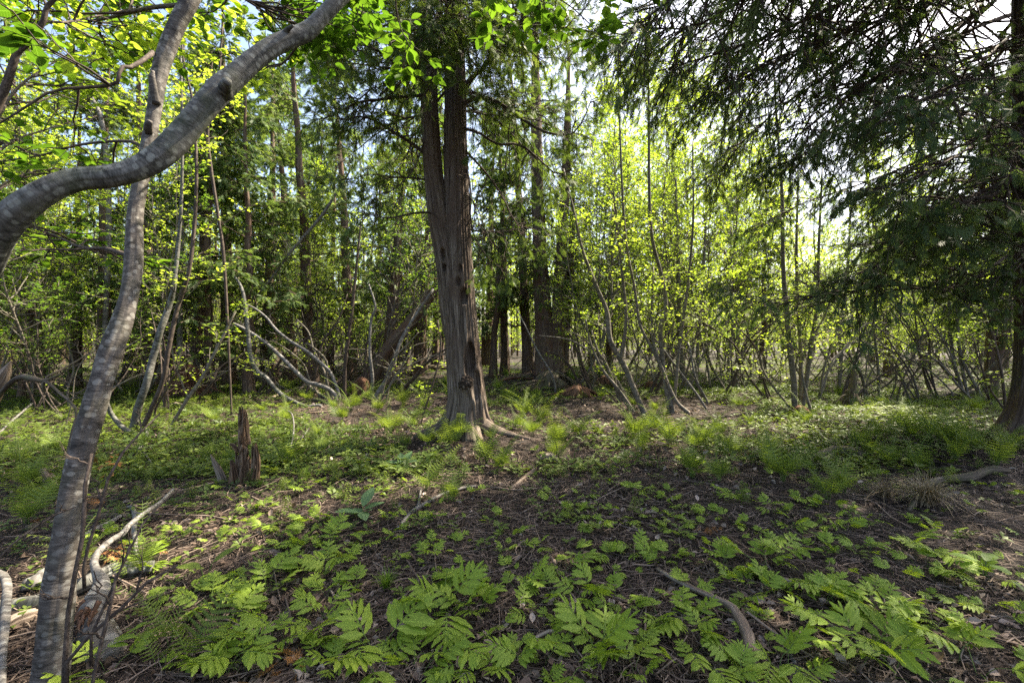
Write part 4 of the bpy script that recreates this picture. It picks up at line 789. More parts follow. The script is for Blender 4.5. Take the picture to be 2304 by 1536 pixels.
for k, (px, d, dx, h) in enumerate(ARCH):
    sts = []
    for j in range(ar_.choice([2, 3, 3, 4])):
        g_ = CY + (CAMZ - float(gz((px - CX) / FPX * d, d))) * FPX / d; hh = h * ar_.uniform(.6, 1.25) * FPX / d; dd = dx * ar_.uniform(.4, 1.5); w0 = ar_.uniform(3.5, 7.5); x0 = px + ar_.uniform(-14, 14); zz = ar_.uniform(-.5, .5)
        sts.append([(x0, g_, d, w0), (x0 + dd * .25 + ar_.uniform(-9, 9), g_ - hh * .33, d + zz * .3, w0 * .9), (x0 + dd * .55 + ar_.uniform(-9, 9), g_ - hh * .68, d + zz * .6, w0 * .75), (x0 + dd + ar_.uniform(-10, 10), g_ - hh * .95, d + zz, w0 * .6), (x0 + dd * 1.5, g_ - hh * ar_.uniform(.95, 1.3), d + zz * 1.3, w0 * .3)])
    traced('arching_shrub', sts, tlabel(f"{ {2: 'pair', 3: 'trio', 4: 'fan of four'}[len(sts)] } of arching bare {'grey' if k % 2 else 'brown'} stems", px, d), 'shrub', 'sapling_bark' if k % 2 else 'twig_bark', 'leaf_bright', 4, .45, .06, .35, 2 if px > 1200 else 1, 200 + k, 'arching bare stems in the clearing', tw=3)

# ---------------------------------------------------------------- filling the wood (copies)
rr_ = random.Random(77); cnt = dict(S=0, H=0, B=0, C=0)
def free(px, d):
    x = (px - CX) / FPX * d
    return d > 8.5 and not (abs(px - 1050) < 130 and d < 12) and not (1080 < px < 1310 and d < 19) and not (470 < px < 980 and d < 13.5)
ang_lo, ang_hi = -500, 2800
placed = []
def fill(kind, n, d0, d1, plo, phi, s0=.8, s1=1.15, mis=(0,), pw=1.0, mind=.9, pref=None):
    k = 0; tries = 0
    while k < n and tries < n * 40:
        tries += 1; d = d0 + (d1 - d0) * rr_.random() ** pw; px = rr_.uniform(plo, phi); x = (px - CX) / FPX * d
        if not free(px, d) or any((x - a) ** 2 + (d - b) ** 2 < mind * mind for a, b in placed): continue
        placed.append((x, d)); v = rr_.randrange(9) if pref is None else rr_.choice(pref)
        put_tree(kind, v, px, d, rr_.uniform(s0, s1), rr_.choice(mis)); k += 1
fill('C', 34, 20, 44, -200, 1150, .6, .9, (0, 1, 1), pref=[1, 0, 3, 1]); fill('C', 8, 24, 42, 1250, 2600, .5, .7, (1,))
fill('C', 5, 10, 20, -300, 420, .6, .8, (0, 1)); fill('C', 3, 11, 19, 2150, 2700, .7, .9, (0,))
fill('S', 46, 9.5, 24, -300, 950, .7, 1.0, (0, 0, 1)); fill('S', 12, 13, 22, 1250, 1700, .95, 1.15, (0,)); fill('S', 60, 12, 34, 1200, 2500, .70, .95, (0,)); fill('S', 40, 22, 44, -300, 2600, .75, 1.0, (0, 0, 1)); fill('S', 8, 8.5, 12, -500, 250, .8, 1., (0, 0, 1))
fill('H', 20, 9, 20, -200, 900, .8, 1.2, (0, 1)); fill('H', 26, 13, 26, 1150, 2500, .8, 1.2, (0, 0, 0, 1)); fill('H', 44, 24, 46, -300, 2600, .9, 1.4, (0, 0, 1))
fill('B', 8, 11, 26, 1250, 2450, .8, 1.1, (0,)); fill('B', 10, 14, 24, 0, 900, .7, 1.1, (0,)); fill('B', 7, 20, 36, 0, 2500, .9, 1.2, (0,))
fill('H', 6, 6.5, 9.5, -350, 200, .7, 1., (1,))
for k_, (px_, d_, s_) in enumerate([(1330, 17, 1.25), (1400, 21, 1.5), (1465, 16, 1.3), (1540, 19, 1.5), (1610, 22, 1.5), (1690, 18, 1.3), (1370, 26, 1.6), (1500, 27, 1.7), (1600, 15, 1.2), (1290, 14, 1.2), (1760, 22, 1.4), (1880, 20, 1.4)]): put_tree('S', [2, 5, 0, 2, 5, 4, 2, 5, 2, 0, 2, 5][k_], px_, d_, s_, 0)
# crowns behind and beside the camera that shade the floor
for px, d, k, x, y in [(0, 0, 2, -4.5, -1.5), (0, 0, 0, 4.0, -2.0), (0, 0, 4, 7.5, 1.5), (0, 0, 1, -7, 3.0), (0, 0, 2, 10.5, 4.5), (0, 0, 0, 0.5, -5)]:
    pass

# far wood: one mass no one could count
mb = MB(); r = np.random.default_rng(5); n = 420; an = r.uniform(-.95, .95, n); d = r.uniform(44, 85, n); x = d * np.sin(an); y = d * np.cos(an); H = np.where(x < y * .15, r.uniform(13, 22, n), r.uniform(8, 15, n))
pth = np.stack([np.stack([x + t_ * r.normal(size=n) * .6, y, gz(x, y) + t_ * H], -1) for t_ in (0, .5, 1.)], 1); tubes(mb, pth, np.stack([np.full(n, .12), np.full(n, .09), np.full(n, .02)], 1), 5)
N = 90000; i = r.integers(0, n, N); t_ = r.random(N) ** .8; pos = np.stack([x[i] + r.normal(size=N) * 1.1, y[i] + r.normal(size=N) * 1.1, gz(x[i], y[i]) + .3 + t_ * H[i]], -1)
scatter(mb, KITE2, pos, frame(r.normal(size=(N, 3)) * np.array([1, 1, .4]), norm(np.array([0, 0, 1.]) + r.normal(size=(N, 3)) * .5)), r.uniform(.20, .42, N), np.clip(r.normal(.5, .25, N), 0, 1), 1)
far = obj('far_woods', mb.mesh('far_woods', [M['far_cedar_bark'], M['leaf_bright']])); tag(far, 'distant mass of green woodland closing off the view', 'woods', kind='stuff')

# ---------------------------------------------------------------- stumps, snags, logs, fallen sticks
def wood_mesh(paths, name, m, ns=20, lump=.2, flute=.2, step=.025):
    mb = MB()
    for k, (a, b) in enumerate(paths): ns_ = ns if max(b) > .03 else 10; limb(mb, a, b, ns_, step if ns_ == ns else max(step, 4 * max(b)), 0, lump, 5., flute, 4, seed=k * 5.)
    return mb.mesh(name, M[m])
def gpath(rows, lift=.3):
    """points lying on the ground: (px, py, width px, extra height m)"""
    a, b = [], []
    for px, py, w_, *h in rows:
        p = G(px, py); r = w_ / 2 / FPX * p[1] * (.62 if w_ < 8 else .85); p[2] += r * lift + (h[0] if h else 0); a.append(p); b.append(r)
    return np.array(a), np.array(b)
def lying(name, paths, label, cat, m='dead_wood', group=None, **kw):
    pp = [gpath(x) for x in paths]; o = pp[0][0].mean(0); o[2] = pp[0][0][:, 2].min()
    e = obj(name, wood_mesh([(a - o, b) for a, b in pp], name, m, **kw)); e.location = o; tag(e, label, cat, group); return e

# ragged snag
def snag():
    b0 = G(552, 1085); e = empty('ragged_snag', tuple(b0)); d = b0[1]; f = lambda rows: px_path([(a, b, d + dd, w_) for a, b, w_, dd in rows])
    mb = MB()
    for k, rw in enumerate([[(553, 1105, 46, 0), (552, 1080, 38, 0), (551, 1052, 26, 0), (549, 1025, 17, 0), (547, 1000, 9, 0)],
                            [(544, 1015, 15, -.03), (542, 970, 10, -.03), (541, 940, 8, -.03), (540, 915, 3, -.03)],
                            [(554, 1000, 16, .03), (553, 965, 12, .03), (551, 930, 8, .03), (549, 920, 3, .03)],
                            [(573, 1080, 18, -.05), (578, 1040, 14, -.03), (576, 1010, 8, -.03), (575, 996, 2, 0)], [(530, 1085, 20, -.05), (526, 1055, 12, -.05), (520, 1035, 5, -.04)],
                            [(535, 1015, 12, -.04), (525, 1002, 9, -.05), (517, 998, 4, -.06)]]):
        a, b = f(rw); limb(mb, a - b0, b, 40, .012, 0, .22, 9., .5, 7, seed=k * 7.)
    r = np.random.default_rng(31)
    for k in range(60):
        px_, py_ = r.uniform(530, 578), r.uniform(1005, 1070)
        if k < 26: px_, py_ = r.uniform(539, 552), r.uniform(925, 1030)
        hh = r.uniform(14, 42); a, b = f([(px_, py_ + hh, r.uniform(5, 11), -.02), (px_ + r.uniform(-3, 3), py_, r.uniform(3, 7), r.uniform(-.07, .03)), (px_ + r.uniform(-5, 5), py_ - hh * .5, .8, -.02)]); limb(mb, a - b0, b, 7, .02, 0, .2, 9., .2, 3, seed=k)
    obj('trunk', mb.mesh('snag_trunk', M['snag_wood']), e)
    tag(e, 'ragged rotting snag with a tall splintered spike on a broken base', 'tree stump')
    b1 = G(500, 1090); a, b = px_path([(508, 1095, b1[1], 22), (500, 1065, b1[1] + .05, 17), (492, 1040, b1[1] + .1, 12), (485, 1018, b1[1] + .15, 3)])
    o = obj('bark_slab', wood_mesh([(a - b1, b)], 'bark_slab', 'dead_wood', 20, .2, .3, .015)); o.location = b1; o.scale[1] = .45
    tag(o, 'pale leaning slab of broken bark beside the ragged snag', 'bark piece')
snag()
# broken alder and its limbs at the foot of the leaning alder
def broken():
    o0 = G(250, 1400); e = empty('broken_alder', tuple(o0)); d = o0[1] - .05
    rows = [[(255, 1600, d - .25, 120), (240, 1490, d - .2, 108), (222, 1430, d - .15, 92), (210, 1395, d - .12, 72), (205, 1378, d - .1, 50)]]
    st = wood_mesh([(a - o0, b) for a, b in [px_path(r) for r in rows]], 'alder_stump', 'alder_bark', 40, .1, .06, .015); obj('trunk', st, e)
    mb = MB(); 
    a, b = px_path([(188, 1392, d - .12, 46), (205, 1368, d - .08, 62), (222, 1340, d + .02, 60), (228, 1310, d + .12, 40), (216, 1282, d + .2, 22), (212, 1262, d + .28, 20), (222, 1240, d + .36, 19), (250, 1215, d + .5, 17), (275, 1200, d + .6, 16), (292, 1180, d + .75, 14), (330, 1150, d + 1., 12), (360, 1130, d + 1.2, 10), (390, 1100, d + 1.5, 8)])
    limb(mb, a - o0, b, 32, .012, 0, .08, 8., .02, 5); x = obj('limb', mb.mesh('fallen_limb', M['pale_bark']), e); x['label'] = 'pale upper limb snapped over beside the stump'
    # torn end: splinters
    mb = MB(); r = np.random.default_rng(3); c = P(196, 1385, d - .15) - o0
    for k in range(26):
        p = c + r.normal(size=3) * np.array([.022, .012, .03]); q = p + np.array([r.uniform(-.03, .02), -r.uniform(.0, .05), -r.uniform(.02, .09)])
        limb(mb, np.array([p, (p + q) / 2 + r.normal(size=3) * .004, q]), np.array([.012, .009, .001]) * r.uniform(.6, 1.3), 6, .01)
    x = obj('splinters', mb.mesh('splinters', M['rotten_wood'])); x.parent = e; x['label'] = 'torn reddish splinters at the broken end'
    tag(e, 'grey alder snapped near its base with a torn reddish break and curving pale limb', 'broken tree')
broken()
FALL = [
 ('fallen_log', [[(345, 1292, 30, .04), (300, 1300, 34, .05), (250, 1308, 34, .05), (200, 1330, 36, .05), (110, 1360, 36, .02), (40, 1365, 34, .0), (-60, 1380, 34, 0)]], 'bark-covered grey log lying crosswise behind the broken alder', 'log', 'mossy_alder_bark'),
 ('fallen_limb', [[(310, 1285, 13, .05), (304, 1250, 12, .08), (302, 1210, 12, .08), (304, 1180, 11, .06), (297, 1150, 8, .03), (285, 1140, 6, 0)]], 'short upright-looking grey limb joining the bark-covered log', 'fallen branch', 'pale_bark'),
 ('fallen_limb', [[(155, 1250, 20, .02), (175, 1235, 18, .03), (210, 1205, 16, .04), (235, 1195, 13, .04), (262, 1175, 11, .03), (290, 1158, 8, 0)]], 'pale barked limb emerging behind the leaning alder foot', 'fallen branch', 'pale_bark'),
 ('fallen_limb', [[(-20, 1320, 24, .08), (8, 1345, 22, .12), (16, 1385, 20, .12), (10, 1440, 20, .08), (4, 1500, 20, .04), (0, 1580, 20, 0)]], 'bent pale grey limb at the very corner of the litter', 'fallen branch', 'pale_bark'),
 ('fallen_log', [[(60, 1330, 40, .02), (82, 1325, 42, .03), (95, 1300, 20, .03)]], 'stubby grey log end tucked behind the leaning alder foot', 'log', 'pale_bark'),
 ('rotten_log', [[(-30, 1445, 32, 0), (30, 1412, 32, .02), (80, 1385, 26, 0)]], 'brown weathered board-like log under the leaning alder', 'log', 'dead_wood'),
 ('rotten_log', [[(60, 1195, 22, 0), (120, 1180, 24, 0), (200, 1170, 22, 0), (280, 1160, 15, 0)]], 'sunken brown log crossing behind the leaning alder', 'log', 'log_bark'),
 ('rotten_log', [[(70, 1060, 18, .02), (100, 1075, 24, .03), (118, 1100, 22, 0)]], 'short rotten log piece in the deep green herbs', 'log', 'dead_wood'),
 ('forked_stick', [[(895, 1195, 14, .0), (915, 1168, 13, .01), (935, 1152, 12, .02), (955, 1140, 11, .02), (985, 1122, 8, .02), (1020, 1108, 8, .02), (1060, 1098, 8, .01), (1080, 1095, 7, .0)], [(940, 1148, 9, .02), (944, 1130, 8, .03), (947, 1112, 6, .05)]], 'forked pale stick lying on black mud near the centre', 'stick', 'pale_bark'),
 ('long_stick', [[(1078, 1095, 7, .01), (1120, 1100, 7, .01), (1160, 1105, 7, .01), (1200, 1102, 6, .01), (1240, 1095, 6, .0), (1270, 1090, 4, .0)]], 'long thin brownish stick reaching away from the forked pale stick', 'stick', 'dead_wood'),
 ('weathered_root', [[(1480, 1288, 12, .02), (1530, 1322, 15, .03), (1585, 1352, 16, .035), (1625, 1372, 18, .04), (1652, 1392, 24, .04), (1676, 1430, 28, .035), (1690, 1475, 30, .02), (1698, 1560, 32, 0)]], 'thick weathered grey root curving through the ferns', 'root', 'dead_wood'),
 ('arched_root', [[(1190, 1455, 9, 0), (1210, 1442, 12, .02), (1235, 1434, 13, .03), (1262, 1432, 12, .02), (1290, 1425, 9, .0), (1312, 1412, 6, 0)]], 'small arched bare root between the front ferns', 'root', 'dead_wood'),
 ('stick', [[(1050, 1372, 6, 0), (1025, 1330, 7, 0), (1012, 1285, 7, .0), (1008, 1265, 5, .0)]], 'thin grey stick pointing up from the big middle fern', 'stick', 'pale_bark'),
 ('stick', [[(820, 1232, 5, 0), (880, 1236, 6, .0), (945, 1241, 6, 0)]], 'straight brown stick lying flat on black mud', 'stick', 'dead_wood'),
 ('stick', [[(1065, 1240, 5, 0), (1100, 1232, 6, .01), (1118, 1230, 6, .0), (1160, 1248, 6, .0), (1200, 1262, 5, .0)], [(1118, 1230, 6, 0), (1108, 1215, 5, .02)]], 'slim forked grey twig in the middle of the mud', 'stick', 'pale_bark'),
 ('stick', [[(1170, 1155, 5, 0), (1200, 1142, 6, .01), (1235, 1120, 6, 0), (1262, 1108, 4, 0)]], 'brown twig slanting behind the middle fern patch', 'stick', 'dead_wood'),
 ('stick', [[(1750, 1420, 7, 0), (1770, 1460, 10, .0), (1790, 1500, 12, .01), (1795, 1510, 6, 0)]], 'mottled grey stick stub before the large fern', 'stick', 'pale_bark'),
 ('stick', [[(1560, 1445, 6, 0), (1600, 1462, 8, 0), (1640, 1490, 9, 0), (1670, 1540, 9, 0)]], 'brown stick beside the weathered curved root', 'stick', 'dead_wood'),
 ('stick', [[(1935, 1282, 5, 0), (1960, 1262, 5, 0), (1985, 1245, 4, 0)]], 'thin curved twig standing out in the shaded litter', 'stick', 'dead_wood'),
 ('bark_piece', [[(2010, 1325, 9, 0), (2035, 1340, 16, 0), (2055, 1352, 10, 0)]], 'flat brown wood chip near the shaded ferns', 'bark piece', 'dead_wood'),
 ('bark_piece', [[(1752, 1300, 8, 0), (1775, 1310, 16, 0), (1797, 1320, 10, 0)]], 'split pale wood chip between fern clumps', 'bark piece', 'dead_wood'),
 ('bark_piece', [[(1280, 1400, 20, 0), (1288, 1372, 26, .0), (1290, 1352, 16, .0)]], 'pale slab of bark standing in the front ferns', 'bark piece', 'dead_wood'),
 ('edge_root', [[(2270, 1068, 10, .03), (2230, 1075, 18, .05), (2180, 1085, 20, .05), (2120, 1090, 15, .05), (2085, 1102, 16, .04), (2060, 1130, 15, .02), (2045, 1150, 8, 0)]], 'brown bent root in front of the edge cedar', 'root', 'log_bark'),
 ('root_hump', [[(1810, 1052, 12, 0), (1840, 1036, 26, .01), (1875, 1026, 28, .03), (1910, 1024, 22, .04), (1945, 1040, 22, 0)], [(1835, 1060, 8, 0), (1840, 1042, 10, .04), (1870, 1030, 8, .08), (1905, 1022, 6, .08)]], 'rotten root hump arched low over dark hollows', 'root', 'log_bark'),
 ('mossy_log', [[(1990, 893, 9, 0), (2040, 897, 10, 0), (2100, 903, 11, 0), (2160, 910, 12, 0), (2230, 915, 10, 0)], ], 'long pale mossy log lying in bright herbs', 'log', 'log_bark'),
 ('mossy_log', [[(2110, 898, 10, .05), (2150, 893, 13, .08), (2200, 893, 14, .1)]], 'short dark log resting above the long mossy log', 'log', 'log_bark'),
 ('fallen_log', [[(875, 838, 16, .1), (930, 835, 18, .1), (980, 835, 18, .08), (1015, 832, 16, .05)]], 'dark fallen log running behind the big cedar', 'log', 'log_bark'),
 ('fallen_log', [[(390, 812, 6, .35), (500, 812, 9, .38), (600, 810, 10, .38), (660, 812, 9, .35), (690, 815, 7, .3)]], 'long raised log running level through the far cedars', 'log', 'far_cedar_bark'),
 ('fallen_stick', [[(500, 880, 8, 0), (550, 874, 9, 0), (600, 866, 10, 0), (618, 860, 6, 0)]], 'mossy straight branch lying in the brown clearing', 'fallen branch', 'log_bark'),
 ('fallen_stick', [[(605, 898, 6, 0), (630, 890, 9, .02), (655, 884, 8, .03)]], 'short brown stick in the clearing before the arched poles', 'fallen branch', 'dead_wood'),
 ('fallen_stick', [[(695, 902, 9, .0), (720, 904, 10, .02), (750, 910, 8, 0)]], 'dark stick at the foot of the arched grey poles', 'fallen branch', 'log_bark'),
 ('fallen_stick', [[(395, 915, 12, .04), (430, 922, 7, .05), (470, 940, 5, .02)]], 'snapped grey branch below the torn root ball', 'fallen branch', 'dead_wood'),
 ('curved_twig', [[(615, 1058, 4, 0), (640, 1040, 5, .03), (655, 1015, 6, .08), (661, 985, 5, .15), (658, 962, 4, .22), (648, 955, 3, .25)], [(655, 1018, 4, .06), (680, 1000, 4, .10), (695, 985, 3, .16)]], 'pale curved bare twig arching out of the herbs', 'twig', 'pale_bark'),
 ('curved_twig', [[(735, 1012, 5, 0), (750, 998, 6, .02), (765, 980, 5, .06)]], 'short slanting dead twig before the big cedar ferns', 'twig', 'pale_bark'),
 ('dead_vine', [[(300, 1045, 8, .02), (310, 1022, 8, .03), (325, 1000, 9, .05), (333, 975, 8, .06)], [(300, 1045, 8, .02), (320, 1058, 7, .02), (345, 1068, 7, .02), (365, 1078, 6, .02), (388, 1092, 6, 0)], [(318, 1018, 5, .05), (340, 1048, 5, .04), (352, 1075, 5, .03), (385, 1095, 5, 0)]], 'tangle of crooked grey dead stems across the herbs', 'dead branch', 'pale_bark'),
 ('long_stick', [[(305, 1175, 5, .08), (400, 1172, 5, .05), (480, 1170, 5, .03), (545, 1180, 4, .0), (600, 1200, 3, 0)]], 'long thin stick running out from the grey limbs', 'stick', 'dead_wood'),
 ('long_stick', [[(330, 1150, 6, .06), (380, 1125, 6, .06), (440, 1105, 6, .04), (500, 1090, 5, .04)]], 'long dead branch leading to the ragged snag', 'stick', 'dead_wood'),
 ('rotten_log', [[(1680, 925, 6, 0), (1740, 934, 8, 0), (1790, 936, 8, 0), (1850, 940, 5, 0)]], 'low muddy log before the four-pole clump', 'log', 'dead_wood'),
 ('fallen_stick', [[(1640, 862, 5, .02), (1700, 866, 6, .02), (1760, 868, 5, .02)]], 'slim straight log beyond the four-pole clump', 'fallen branch', 'dead_wood'),
 ('fallen_stick', [[(1100, 868, 6, .02), (1150, 862, 7, .04), (1200, 850, 6, .06)]], 'brown branch by the mounded cedar roots', 'fallen branch', 'rotten_wood'),
 ('root_chunk', [[(1205, 1060, 10, .02), (1180, 1080, 12, .02), (1150, 1100, 8, 0)], [(1215, 1040, 14, .04), (1240, 1036, 18, .04), (1258, 1042, 10, 0)]], 'small chunk of grey dead wood beyond the long fallen stick', 'wood piece', 'dead_wood'),
 ('fallen_stick', [[(2070, 800, 6, .1), (2010, 775, 7, .25), (1950, 760, 7, .35), (1900, 757, 6, .4)], ], 'bowed white branch in the far shrubs', 'fallen branch', 'pale_bark'),
 ('white_stick', [[(-10, 990, 7, .05), (30, 960, 7, .12), (72, 930, 6, .2)]], 'straight pale stick leaning over the dark herbs', 'stick', 'pale_bark'),
 ('stick', [[(1830, 1172, 5, 0), (1860, 1195, 6, 0), (1890, 1205, 5, 0)], ], 'crooked twig half buried in shaded needles', 'stick', 'dead_wood'),
 ('stick', [[(2140, 1196, 5, 0), (2170, 1197, 6, 0), (2205, 1200, 5, 0)], ], 'straight pale twig below the sedge tussock', 'stick', 'pale_bark'),
 ('stick', [[(480, 985, 4, .0), (560, 965, 5, .02), (610, 960, 4, .0)], ], 'thin straight twig behind the ragged snag', 'stick', 'dead_wood'),
 ('stick', [[(660, 935, 4, .0), (700, 930, 5, .01), (745, 925, 4, .0)], ], 'thin twig lying before the arched poles', 'stick', 'dead_wood'),
]
for k, (nm, paths, lb, ct, m_) in enumerate(FALL): lying(nm, paths, lb, ct, m_, 'fallen sticks and branches on the forest floor' if ct in ('stick', 'fallen branch', 'twig') else None)

def rooty(name, px, py, w_, h_, label, m_='rotten_wood', n=16, seed=0, spike=None, cat='tree stump'):
    """old stump: a hollow-sided lump with roots splaying to the ground"""
    b0 = G(px, py); r = np.random.default_rng(seed); e = empty(name, tuple(b0)); W = w_ / FPX * b0[1]; H = h_ / FPX * b0[1]
    mb = MB(); limb(mb, np.array([(0, 0, -.08), (0, 0, H * .35), (.0, 0, H * .8), (0, 0, H)]), np.array([W * .42, W * .30, W * .2, W * .06]), 30, .03, 0, .3, 5., .4, 6, seed=seed)
    obj('stump_wood', mb.mesh(name + '_wood', M[m_]), e); 
    for k in range(n):
        a = k * 6.283 / n + r.uniform(-.3, .3); L = W * r.uniform(.45, .95); z = H * r.uniform(.3, .9); d = np.array([math.cos(a), math.sin(a), 0]); mb = MB()
        limb(mb, np.array([d * .08 * W + (0, 0, z), d * L * .5 + (0, 0, z * .75), d * L * .9 + (0, 0, z * .15), d * L * 1.1 + (0, 0, -.06)]) + r.normal(size=(4, 3)) * W * .05, np.array([.03, .025, .018, .007]) * W * r.uniform(.5, 1.3), 7, .04, 0, .15, 8., seed=k)
        obj('root', mb.mesh(name + '_root', M[m_]), e)
    if spike:
        mb = MB(); limb(mb, np.array([(0, 0, 0), (W * .1, 0, H * .9), (W * .12, 0, H * 1.7), (W * .05, 0, H * 2.1)]), np.array([W * .25, W * .14, W * .08, .004]), 18, .03, 0, .25, 5., .3, 5, seed=seed + 1); obj('spike', mb.mesh(name + '_spike', M[m_]), e)
    tag(e, label, cat); return e
rooty('root_ball', 425, 895, 100, 75, 'torn reddish root ball tipped up beside leaning stems', 'rotten_wood', 14, 1)
rooty('hollow_root', 1300, 893, 90, 26, 'hollow arch of rotten roots over a dark gap', 'rotten_wood', 14, 2)
rooty('mossy_stump', 1915, 918, 52, 45, 'dark mossy stump with a jagged upright spike among herbs', 'log_bark', 10, 3, spike=1)
rooty('root_cushion', 1800, 938, 62, 26, 'low cushion of black roots under the four-pole clump', 'rotten_wood', 12, 4)
rooty('root_mound', 1235, 872, 95, 34, 'rooty brown mound beneath the mounded cedar', 'log_bark', 22, 5)
rooty('decayed_stump', 815, 890, 50, 42, 'decayed orange-brown stump at the foot of the slanting trunk', 'rotten_wood', 8, 6)
rooty('low_stump', 695, 880, 55, 20, 'low weathered grey stump behind the arched grey poles', 'dead_wood', 8, 7)
rooty('low_stump', 620, 850, 60, 16, 'flat weathered stump remains among far cedars', 'dead_wood', 8, 8)
rooty('low_stump', 1465, 875, 40, 18, 'small black stump behind the J-bent sapling', 'rotten_wood', 8, 9)
rooty('low_stump', 1365, 868, 45, 24, 'fern-topped brown hummock stump near the hollow arch', 'rotten_wood', 10, 10)
# splintered bleached log and torn dark branch at the frame edge
e = obj('splintered_log', wood_mesh([(px_path([(-60, 940, 6.0, 60), (-30, 900, 6.0, 50), (5, 850, 6.0, 30), (24, 812, 6.0, 4)])[0] - P(-5, 900, 6.), px_path([(-60, 900, 6.0, 70), (-5, 860, 6.0, 60), (18, 830, 6.0, 36), (26, 815, 6.0, 3)])[1])], 'splintered_log', 'dead_wood', 28, .15, .2)); e.location = P(-5, 900, 6.); tag(e, 'bleached splintered log end with red heartwood at the edge', 'log')
e = traced('torn_limb', [[(-60, 1010, 5.2, 12), (-10, 900, 5.2, 14), (40, 850, 5.1, 17), (75, 852, 5.0, 19), (100, 856, 5.0, 10), (135, 842, 5.0, 5)], [(100, 856, 5.0, 8), (130, 880, 4.9, 8), (172, 922, 4.8, 8), (160, 980, 4.7, 9), (150, 1040, 4.6, 9)], [(100, 852, 5, 7), (160, 820, 5.2, 6), (200, 795, 5.4, 4), (240, 780, 5.6, 3)]], 'torn dark mossy limb with drooping broken ends over the herbs', 'dead branch', 'log_bark', ns=5, sl=.4, per=0, seed=91)

# thin brown stems in front of the broken alder
for k, (st, lb) in enumerate([([[(145, 1500, 1.85, 14), (150, 1430, 1.85, 13), (158, 1340, 1.86, 12), (180, 1240, 1.87, 12), (188, 1180, 1.9, 11), (190, 1100, 1.92, 10), (206, 1020, 1.95, 8)]], 'thin dark stem rising straight in front of the broken alder'),
                              ([[(150, 1490, 1.84, 11), (200, 1430, 1.84, 11), (270, 1370, 1.86, 10), (330, 1310, 1.9, 9), (400, 1270, 1.95, 6)], [(205, 1430, 1.84, 8), (245, 1340, 1.86, 8), (280, 1260, 1.9, 7), (320, 1180, 1.95, 6), (345, 1150, 2., 5), (400, 1100, 2.05, 3)]], 'forked thin brown stem leaning over the small ferns'),
                              ([[(190, 1260, 1.95, 9), (215, 1180, 1.97, 9), (250, 1060, 2.0, 8), (300, 990, 2.1, 6), (360, 930, 2.2, 4)]], 'slanting brown whip passing before the rust-coloured spray'),
                              ([[(-20, 1268, 1.8, 6), (60, 1200, 1.85, 6), (120, 1160, 1.9, 5), (170, 1140, 1.92, 4)]], 'thin grey stick leaning against the leaning alder'),
                              ([[(210, 1520, 1.8, 10), (235, 1420, 1.82, 10), (255, 1330, 1.85, 9), (262, 1290, 1.9, 7)]], 'short brown stem behind the forked thin stem')]):
    traced('brown_stem', st, lb, 'stem', 'twig_bark', ns=2, sl=.15, per=0, seed=60 + k)

# ---------------------------------------------------------------- ferns
def sensitive_frond(seed, n=7, L=.17, pet=.13, mw=.34):
    """triangular frond of broad wavy lobes on a slim stalk, growing along +X and up"""
    r = np.random.default_rng(seed); mb = MB(); mb2 = MB()
    pet_p = np.array([(0, 0, 0), (.02, 0, pet * .5), (.06, 0, pet), (.12, 0, pet * 1.22)]) * np.array([1, 1, 1]); q = catmull(pet_p, 8)
    tubes(mb, q, np.linspace(.0026, .0018, 8), 4, 1)
    p0 = q[-1]; el = R_(r.uniform(0, 52)); ax = np.array([math.cos(el), 0, math.sin(el)]); droop = r.uniform(.1, .3)
    pinna = t_leaf(8, .33, .06, .26, .95, .14)
    def axis_pt(t): return p0 + ax * L * t + np.array([0, 0, -droop * L * t * t])
    tubes(mb, np.array([axis_pt(t) for t in np.linspace(0, .9, 6)]), np.linspace(.0022, .0012, 6), 4, 1)
    nrm = np.array([-math.sin(el), 0, math.cos(el)])
    for k in range(n):
        t = k / n * .93; ln = L * (.62 * (1 - t) ** .7 + .18) * r.uniform(.8, 1.15) * (.8 if k == 0 else 1)
        for s in (-1, 1):
            a = R_(62 - 28 * t + r.uniform(-9, 9)) * s; d = ax * math.cos(a) + np.array([0, 1, 0.]) * math.sin(a); d[2] -= .05 + r.uniform(-.18, .22)
            scatter(mb, pinna, axis_pt(t + r.uniform(-.02, .02))[None], frame(d[None], (nrm + r.normal(size=3) * .16)[None]), ln, r.uniform(.35, .65), 0)
    scatter(mb, pinna, axis_pt(.88)[None], frame(ax[None], nrm[None]), L * .28, .5, 0)
    wg = t_leaf(6, .10, 0., 0., 1.0, .3); scatter(mb, wg, axis_pt(.05)[None], frame((ax - np.array([0, 0, droop * .8]))[None], nrm[None]), L * .95, .5, 0)
    return mb
SF = [sensitive_frond(i, n=[4, 4, 5, 5, 4, 4, 5, 4][i], L=[.21, .18, .24, .20, .15, .22, .19, .17][i], pet=[.10, .08, .13, .15, .07, .11, .09, .12][i]).mesh('fern_frond', [M['sensitive_fern'], M['petiole']]) for i in range(8)]
